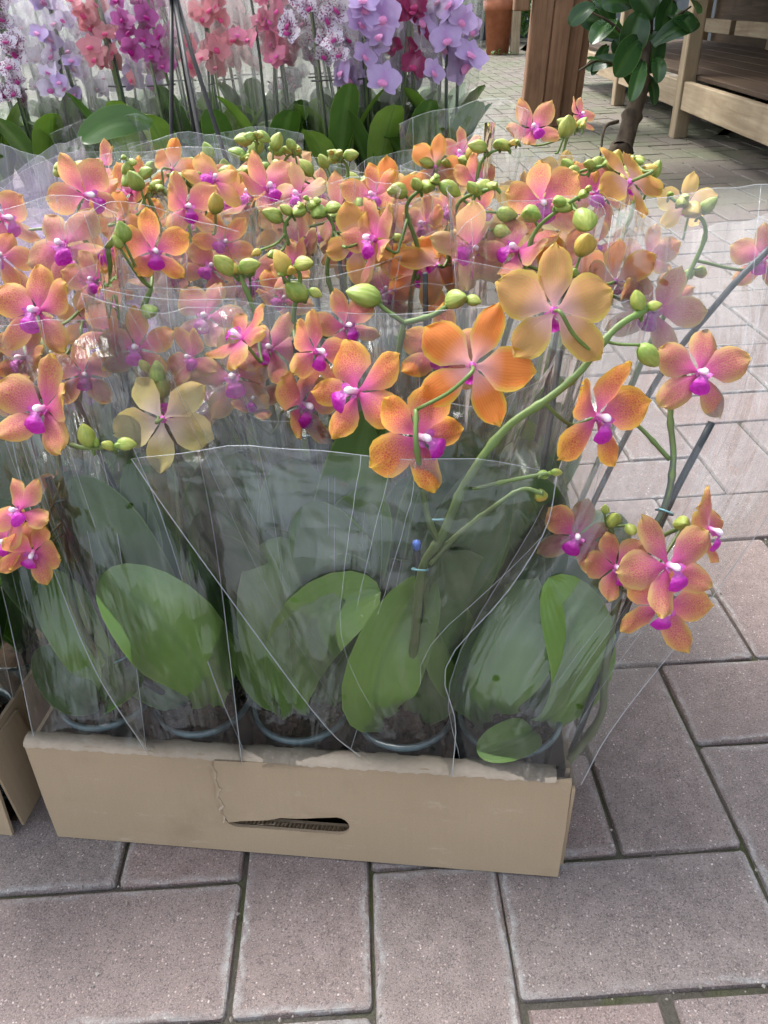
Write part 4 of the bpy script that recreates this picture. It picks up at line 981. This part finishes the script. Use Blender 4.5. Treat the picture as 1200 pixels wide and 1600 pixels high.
# ------------------------------------------------------------------ tall moth orchids behind
def tall_proto(seed):
    q = random.Random(seed); lv = []
    for j in range(5):
        a = j*1.31+q.uniform(-.3, .3); L = q.uniform(.20, .27); dr = Vector((math.cos(a), math.sin(a), 0)); bb = Vector((0, 0, .12))
        lv.append(mesh('leaf', *(lambda g: (g[0], g[1], M['leafd' if j % 3 else 'leaf'], g[2]))(leaf_geo(bb, bb+dr*L*.25+Vector((0, 0, L*.75)), bb+dr*L*.55+Vector((0, 0, L*q.uniform(.75, 1.1))), q.uniform(.075, .095), dr*-.8+Vector((0, 0, .3)), .2, 0, 8, 4, j))))
    st = []
    for j in range(2):
        sx = (-1, 1)[j]*.014; tx = q.uniform(-.03, .03)
        pth = catmull([Vector((sx, 0, .1)), Vector((sx*1.5, .005, .3)), Vector((sx+tx*.6, .0, .5)), Vector((sx+tx, -.02, .66)), Vector((sx+tx*1.4, -.07, .76))], 4)
        v, f = tube_geo(pth, (.0035, .0022), 6); st.append((mesh('flower_stalk', v, f, M['stem']), pth))
    sk = [mesh('support_stake', *tube_geo([s.copy()+Vector((.004, .006, 0)) for s in x[1][:13]], (.0034, .0034), 6), M['stakeg']) for x in st]
    return lv, st, sk
TP = [tall_proto(s) for s in (1, 2, 3)]
TPOT = mesh('pot', *lathe([(.045, 0), (.058, .115), (.061, .117), (.061, .125), (.057, .125), (.053, .11), (.0, .108)], 16), M['stake'])
def tall_sleeve_mesh(seed, mat):
    e = bpy.data.objects.new('tmp', None); q = random.Random(seed)
    return e
def tall(loc, key, proto, label, group, zr, nfl, zlo, cat='orchid', fsz=.082, rs=0, leaves=True):
    o = thing('moth_orchid', label, cat, loc, group); q = random.Random(rs); lv, st, sk = TP[proto]
    R = Matrix.Rotation(zr, 4, 'Z')
    ob('pot', TPOT, o)
    for m_ in lv: ob('leaf', m_, o, mat4=R)
    for (m_, pth), s in zip(st, sk):
        ob('flower_stalk', m_, o, mat4=R); ob('support_stake', s, o, mat4=R)
        tieo = (R @ pth[6]); tv, tf = tube_geo([tieo+Vector((-.006, -.004, 0)), tieo+Vector((.004, -.006, .001)), tieo+Vector((.008, .004, 0))], (.0015, .0015), 4)
    tube('stake_tie', [Vector(loc)+(R @ st[0][1][6])+Vector((-.02, -.004, 0)), Vector(loc)+(R @ st[1][1][6])+Vector((.02, -.004, 0))], .002, M['tie'], o, 4)
    for i in range(nfl):
        m_, pth = st[i % 2]; t = (i//2)/max(1, nfl//2); z = zlo+(.66-zlo)*t+q.uniform(-.01, .01)
        s = min(pth, key=lambda a: abs(a.z-z)); a = q.uniform(-2.6, -.5); rr_ = q.uniform(.02, .075)
        pos = (R @ s)+Vector((rr_*math.cos(a)*(1 if i % 4 < 2 else -1), rr_*math.sin(a), 0)); pos.z = z+q.uniform(-.02, .02)
        ob('flower', BGM[key if key != 'mix' else q.choice(('lilac', 'white'))], o, mat4=Matrix.Translation(pos) @ face_rot(q.uniform(-.85, .85), q.uniform(-.6, .25), q.uniform(-50, 50)) @ Matrix.Scale(fsz*q.uniform(.75, 1.15), 4))
    auto_sleeve(o, Vector(loc)+Vector((0, 0, .02)), .60, .055, q.uniform(.085, .11), q.uniform(-.3, .3), Vector((0, .0, 0)), rs+500, 'back_film', .06, 12, 6)
    return o
def ground_at(u, v, d):
    p = W(u, v, d); return Vector((p.x, p.y, 0))
# right-hand group on its own tray
A2 = ground_at(496, 235, 1.98); B2 = ground_at(716, 235, 2.03); ex2 = (B2-A2).normalized(); ey2 = Vector((-ex2.y, ex2.x, 0)); LR = (B2-A2).length+.02
make_tray('cardboard tray under the lilac and burgundy orchids in the background', A2-ex2*.02-ey2*.065, math.atan2(ex2.y, ex2.x), LR+.02, .38, .11, False, False, 'background orchid trays')
GR = 'tall moth orchids in the right background group'
kinds = [['spotted', 'lilac', 'burgundy', 'lilac'], ['spotted', 'lilac', 'lilac', 'lilac'], ['white', 'lilac', 'white', 'lilac']]
rown = ['front', 'middle', 'rear']; pn = ['leftmost', 'second from left', 'third from left', 'rightmost']
nm = dict(spotted='white and purple spotted', lilac='pale lilac', burgundy='dark burgundy', white='white', coral='coral pink', pink='bright pink', magenta='dark magenta', mix='white and lilac')
for r in range(3):
    for c in range(4):
        loc = A2+ex2*(.045+c*(LR-.09)/3)+ey2*(.0+.12*r)+Vector((0, 0, .006)); key = kinds[r][c]
        tall(loc, key, (r+c) % 3, f"{nm[key]} moth orchid, {rown[r]} row of the right background group, {pn[c]}", GR, (r*5+c)*1.3, 16, {'spotted': .46, 'lilac': .42, 'burgundy': .44, 'white': .5}[key], rs=r*10+c, fsz=.085 if key == 'lilac' else .064)
# left-hand group
A3 = ground_at(-20, 235, 2.16); B3 = ground_at(440, 235, 2.02); ex3 = (B3-A3).normalized(); ey3 = Vector((-ex3.y, ex3.x, 0)); LR3 = (B3-A3).length
make_tray('cardboard tray under the white and coral orchids in the background, left half', A3-ex3*.04-ey3*.07, math.atan2(ex3.y, ex3.x), LR3/2+.03, .4, .11, False, False, 'background orchid trays')
make_tray('cardboard tray under the coral and magenta orchids in the background, beside the paving gap', A3+ex3*(LR3/2+.01)-ey3*.07, math.atan2(ex3.y, ex3.x), LR3/2+.05, .4, .11, False, False, 'background orchid trays')
GL = 'tall moth orchids in the left background group'
k3 = [['white', 'spotted', 'mix', 'coral', 'magenta', 'coral', 'pink'], ['white', 'mix', 'mix', 'lilac', 'magenta', 'coral', 'pink'], ['white', 'mix', 'white', 'magenta', 'coral', 'coral', 'spotted']]
pn7 = ['leftmost', 'second from left', 'third from left', 'fourth from left', 'third from right', 'second from right', 'rightmost']
for r in range(3):
    for c in range(7):
        loc = A3+ex3*(.02+c*(LR3-.04)/6)+ey3*(.125*r)+Vector((0, 0, .006)); key = k3[r][c]
        tall(loc, key, (r*2+c) % 3, f"{nm[key]} moth orchid, {rown[r]} row of the left background group, {pn7[c]}", GL, (r*3+c)*1.7, 21 if r < 1 else 15,
             {'white': .38, 'spotted': .37, 'mix': .39, 'coral': .44, 'magenta': .45, 'pink': .46, 'lilac': .42}[key], rs=100+r*10+c, fsz=.060)
# leafy plants in front of that group
for i, (u, v, d, lab) in enumerate(((170, 262, 1.62, 'leafy orchid without flowers, one long dark leaf pointing left, behind the front tray'),
                                    (285, 285, 1.50, 'leafy orchid without flowers under the foot of the black rods'),
                                    (400, 285, 1.52, 'leafy orchid without flowers, third behind the front tray, beside the paving gap'))):
    p0 = W(u, v, d); b = Vector((p0.x, p0.y, 0)); o = thing('leafy_orchid', lab, 'orchid', b, 'leafy orchids behind the front tray')
    ob('pot', TPOT, o, mat4=Matrix.Diagonal((1, 1, 1.3, 1))); bb = b+Vector((0, 0, .14)); q = random.Random(i+40)
    dirs = [(-.1, -.3), (.9, .1), (-.7, .3), (.3, .7), (.5, -.5)]
    for j, (dx, dy) in enumerate(dirs):      # broad arching leaves
        L = q.uniform(.12, .17); dr = Vector((dx, dy, 0)).normalized()
        leaf(o, bb, bb+dr*L*.3+Vector((0, 0, L*.9)), bb+dr*L*.9+Vector((0, 0, L*q.uniform(.75, 1.0))), q.uniform(.07, .085), dr*-.5+Vector((0, -.3, .6)), 'leaf' if j == 1 else 'leafd', .15, seed=j)
    if i == 0: leaf(o, W(236, 196, 1.62), W(180, 172, 1.6), W(126, 222, 1.58), .07, Vector((0, -.85, .5)), 'leafd', .1)
    auto_sleeve(o, b+Vector((0, 0, .02)), .30, .06, .11, q.uniform(-.3, .3), Vector((0, .0, 0)), i+800, 'film', .05)
# black rods meeting in a cap (a plant stand)
topc = W(268, -14, 1.42); o = thing('wire_plant_stand', 'black wire stand of thin rods meeting in a cap, rising between the background orchids', 'plant stand', Vector((topc.x, topc.y, 0)))
for (u1, v1, d1) in ((268, 200, 1.42), (337, 198, 1.40), (318, 245, 1.34), (300, 180, 1.55)):
    e = W(u1, v1, d1); dr = (e-topc); k = (topc.z-.0)/(-dr.z); tube('rod', [topc+Vector(((u1-268)*.00008, 0, 0)), topc+dr*.5, topc+dr*k], .0042, M['tie'], o, 7)
ob('cap', mesh('cap', *lathe([(0, .03), (.014, .028), (.017, .0), (.017, -.012), (0, -.014)], 12), M['tie']), o, loc=topc-o.location)

# ------------------------------------------------------------------ timber post, bench, tree, pots
def board(name, a, b, sx, sy, mat, parent, bev=.004, rz=0.):
    """a timber from a to b with section sx by sy; local Z runs along it"""
    a, b = Vector(a), Vector(b); L = (b-a).length; me = boxmesh(name, sx, sy, L, mat, bev)
    z = (b-a).normalized(); x = Vector((math.cos(rz), math.sin(rz), 0)); x = (x-z*x.dot(z)).normalized(); y = z.cross(x)
    mm = rotm(x, y, z); mm.translation = (a+b)/2-parent.location
    return ob(name, me, parent, mat4=mm)
pb = ground_at(853, 205, 3.9); ln = Vector((.06, .02, 1)).normalized()
po = thing('timber_post', 'thick brown stained timber post of paired planks, between orchids and tree', 'post', pb)
for dx, dy, sx, sy in ((-.088, 0, .098, .14), (.008, .004, .092, .15), (.092, .022, .068, .13), (.148, .035, .036, .10)):
    board('post_plank', pb+Vector((dx, dy, 0)), pb+Vector((dx, dy, 0))+ln*1.9, sx, sy, M['post'], po, .005, -.12)
board('brace', pb+Vector((-.165, -.01, .50))+ln*.0, pb+Vector((-.165, -.01, 1.5)), .07, .12, M['post'], po, .005, -.12)
# bench
bo = thing('potting_bench', 'pale timber bench frame with low shelf, dark underneath, at the right edge', 'bench', (2.0, 3.4, 0))
YB = (0.9, 2.15, 3.377, 4.605, 5.9)
for y in YB:
    x = 1.593+(y-3.377)*.08
    board('leg', (x, y, 0), (x, y, .86), .062, .062, M['bench'], bo); board('leg', (x+.86, y, 0), (x+.86, y, .86), .062, .062, M['bench'], bo)
    board('cross_rail', (x+.04, y+.004, .17), (x+.82, y+.004, .17), .03, .10, M['bench'], bo, .003)
def rail(y0, y1, dx, z, h, nm_='rail'):
    f = lambda y: 1.593+(y-3.377)*.08+dx
    me = boxmesh(nm_, .032, (y1-y0), h, M['benchh'], .003); oo = ob(nm_, me, bo, loc=Vector(((f(y0)+f(y1))/2, (y0+y1)/2, z))-bo.location); oo.rotation_euler = (0, 0, -math.atan(.08))
for a, b_ in zip(YB[:-1], YB[1:]):
    rail(a+.04, b_-.04, -.004, .171, .108); rail(a+.04, b_-.04, .86, .171, .108); rail(a+.04, b_-.04, -.004, .80, .10)
    rail(a+.04, b_-.04, .62, .36, .07, 'stretcher')
def slab(nm_, dx, w_, z, h, mat, y0=.75, y1=6.05):
    me = boxmesh(nm_, w_, y1-y0, h, mat, .002); f = 1.593+((y0+y1)/2-3.377)*.08+dx
    oo = ob(nm_, me, bo, loc=Vector((f, (y0+y1)/2, z))-bo.location); oo.rotation_euler = (0, 0, -math.atan(.08))
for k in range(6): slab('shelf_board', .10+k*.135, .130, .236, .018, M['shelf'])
for k in range(8): slab('top_board', -.05+k*.135, .130, .875, .025, M['bench'])
for a, b_ in zip(YB[:-1], YB[1:]):  # boards added to darken the space under the bench
    me = boxmesh('shade_board', .02, b_-a-.02, .80, M['shelf'], .002); oo = ob('shade_board', me, bo, loc=Vector((1.593+((a+b_)/2-3.377)*.08+.93, (a+b_)/2, .42))-bo.location); oo.rotation_euler = (0, 0, -math.atan(.08))
# dark wall behind
wl = thing('back_wall', 'dark blue-grey wall behind the bench in the top right corner', 'wall', (3.2, 5, 0))
ob('wall_panel', boxmesh('wall_panel', .1, 14, 2.6, M['wall'], .01), wl, loc=(.4, 0, 1.3))
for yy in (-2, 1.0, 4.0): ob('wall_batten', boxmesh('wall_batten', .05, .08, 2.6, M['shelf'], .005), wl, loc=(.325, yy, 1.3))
# small tree
TB = W(985, 300, 2.55); tb = Vector((TB.x, TB.y, 0)); tr = thing('small_tree', 'small broad-leaved tree with a dark twisting trunk, in front of the bench', 'tree', tb)
tp_ = [tb, W(972, 235, 2.55), W(985, 190, 2.56), W(1000, 140, 2.56), W(1003, 100, 2.57), W(1010, 40, 2.58), W(1015, -60, 2.6)]
tp_[0] = Vector((tp_[1].x-.01, tp_[1].y, 0)); tr.location = tp_[0]
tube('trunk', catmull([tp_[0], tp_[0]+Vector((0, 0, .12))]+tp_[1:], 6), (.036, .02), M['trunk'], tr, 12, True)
for a, b_, c in ((W(1000, 120, 2.56), W(940, 95, 2.5), W(905, 110, 2.45)), (W(1003, 90, 2.57), W(960, 40, 2.5), W(925, 20, 2.45)), (W(1008, 60, 2.58), W(1050, 30, 2.55), W(1080, 10, 2.5)), (W(965, 190, 2.54), W(945, 200, 2.5), W(938, 245, 2.5))):
    tube('branch', catmull([a, b_, c], 5), (.007, .003), M['trunk'], tr, 6)
LF = [((1000, 150), (960, 60), 3, .085), ((985, 100), (915, 107), 3, .05), ((975, 60), (905, 30), 2, .075), ((1020, 70), (1092, 35), 2, .075), ((1005, 95), (985, 160), 1, .05), ((1010, 115), (1022, 165), 1, .045), ((995, 110), (1005, 150), 3, .06),
      ((1000, 60), (960, 120), 1, .09), ((1030, 50), (1010, 115), 0, .09), ((960, 30), (925, 70), 2, .07), ((1040, 20), (1080, 50), 2, .07), ((990, 10), (940, 10), 1, .08), ((1050, 0), (1030, 60), 0, .09), ((930, 10), (890, 40), 1, .06), ((1000, 20), (980, 90), 0, .1), ((1060, -10), (1090, 20), 1, .07),
      ((1025, 90), (1028, 130), 2, .05), ((920, -10), (955, 40), 3, .08), ((980, -20), (1020, 30), 2, .09), ((950, 70), (925, 118), 1, .04), ((1020, -30), (1070, -10), 1, .09), ((940, -30), (900, -20), 1, .09), ((975, 120), (918, 92), 2, .045)]
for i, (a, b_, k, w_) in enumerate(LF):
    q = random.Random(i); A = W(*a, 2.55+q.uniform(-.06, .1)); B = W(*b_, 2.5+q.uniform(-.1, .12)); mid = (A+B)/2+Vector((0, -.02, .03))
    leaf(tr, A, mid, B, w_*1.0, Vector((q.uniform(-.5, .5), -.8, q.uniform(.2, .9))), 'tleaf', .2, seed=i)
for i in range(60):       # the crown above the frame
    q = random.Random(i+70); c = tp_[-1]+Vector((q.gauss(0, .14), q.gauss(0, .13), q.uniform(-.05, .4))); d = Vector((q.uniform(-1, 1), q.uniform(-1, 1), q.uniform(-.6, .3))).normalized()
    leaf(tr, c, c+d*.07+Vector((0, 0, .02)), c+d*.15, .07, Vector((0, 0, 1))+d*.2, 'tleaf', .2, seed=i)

# terracotta pot and far bench, plants
tpb = ground_at(777, 85, 6.0)
from math import radians
g0 = W(777, 85, 1) - Vector(CAM); tpos = Vector(CAM)+g0*(-CAM[2]/g0.z)
to = thing('terracotta_pot', 'terracotta pot with green plant on the paving left of the timber post', 'plant pot', tpos)
ob('pot', mesh('pot', *lathe([(0, 0), (.125, 0), (.155, .42), (.175, .42), (.178, .52), (.16, .52), (.15, .46), (0, .45)], 24), M['terra']), to)
def bush(o, c, rad, n, seed, sz, mat='bush', name='foliage'):
    q = random.Random(seed); v, f, uv = [], [], []
    for i in range(n):
        d = Vector((q.gauss(0, 1), q.gauss(0, 1), q.gauss(0, 1))).normalized()*q.uniform(.4, 1)**.5; p = c+Vector((d.x*rad[0], d.y*rad[1], d.z*rad[2])); s = sz*q.uniform(.6, 1.3)
        a = Vector((q.uniform(-1, 1), q.uniform(-1, 1), q.uniform(-.5, .9))).normalized(); n_ = Vector((q.uniform(-1, 1), q.uniform(-1, 1), 1)).normalized(); sd_ = a.cross(n_).normalized()
        k = len(v); v += [p-a*s, p+sd_*s*.35, p+a*s, p-sd_*s*.35, p+n_*s*.12]; uv += [(0, .5), (.5, 1), (1, .5), (.5, 0), (.5, .5)]
        f += [(k, k+1, k+4), (k+1, k+2, k+4), (k+2, k+3, k+4), (k+3, k, k+4)]
    return ob(name, mesh(name, [x-o.location for x in v], f, M[mat], uv), o)
bush(to, tpos+Vector((0, 0, .68)), (.24, .2, .22), 300, 1, .05)
bush(to, tpos+Vector((.02, -.2, .02)), (.15, .06, .04), 60, 3, .02)
fb = thing('far_bench', 'low timber bench far behind the terracotta pot', 'bench', (2.2, 9.8, 0))
for x in (2.02, 2.9, 3.8): 
    for yy in (9.55, 10.3): board('leg', (x, yy, 0), (x, yy, .5), .09, .09, M['bench'], fb)
board('rail', (1.99, 9.55, .42), (3.85, 9.55, .42), .04, .14, M['bench'], fb)
board('rail', (1.99, 10.3, .42), (3.85, 10.3, .42), .04, .14, M['bench'], fb)
for k in range(6): board('top_board', (1.95, 9.5+k*.155, .51), (3.9, 9.5+k*.155, .51), .03, .14, M['bench'], fb, .003)
for i, (x, yy, h, lab) in enumerate(((1.2, 11.6, .9, 'green leafy shrub in the far background behind the terracotta pot'), (2.5, 11.9, 1.0, 'green leafy shrub far behind the timber post'), (4.1, 11.5, 1.0, 'green shrub far behind the small tree'), (0.1, 11.9, .9, 'green shrub in the far background behind the lilac orchids'), (-1.4, 12, 1.0, 'green shrub far behind the coral orchids'), (-3.2, 12, 1.0, 'green shrub far behind the white orchids'))):
    so = thing('shrub', lab, 'shrub', (x, yy, 0), 'shrubs along the back')
    tube('stem', [Vector((x, yy, 0)), Vector((x+.02, yy, h*.5)), Vector((x-.03, yy, h))], .03, M['trunk'], so, 6)
    bush(so, Vector((x, yy, h*.75)), (.75, .4, h*.65), 1500, i+10, .07)
for (lx, ly, lw, lab) in ((-4.2, 13.2, 18, 'dark wall closing off the far end of the garden centre'),):
    fw_ = thing('far_wall', lab, 'wall', (0, ly, 0)); ob('wall_panel', boxmesh('wall_panel', lw, .12, 2.4, M['wall'], .01), fw_, loc=(0, 0, 1.2))
for x, yy, s in ((2.45, 5.2, .2), (2.3, 4.3, .16)):
    pass
bk = thing('plastic_tub', 'small grey plastic tub on the dark ground behind the bench leg', 'tub', (1.98, 5.4, 0))
ob('tub', mesh('tub', *lathe([(0, 0), (.06, 0), (.075, .12), (.08, .12), (.078, .13), (.07, .125), (.058, .01), (0, .01)], 16), M['clip']), bk)
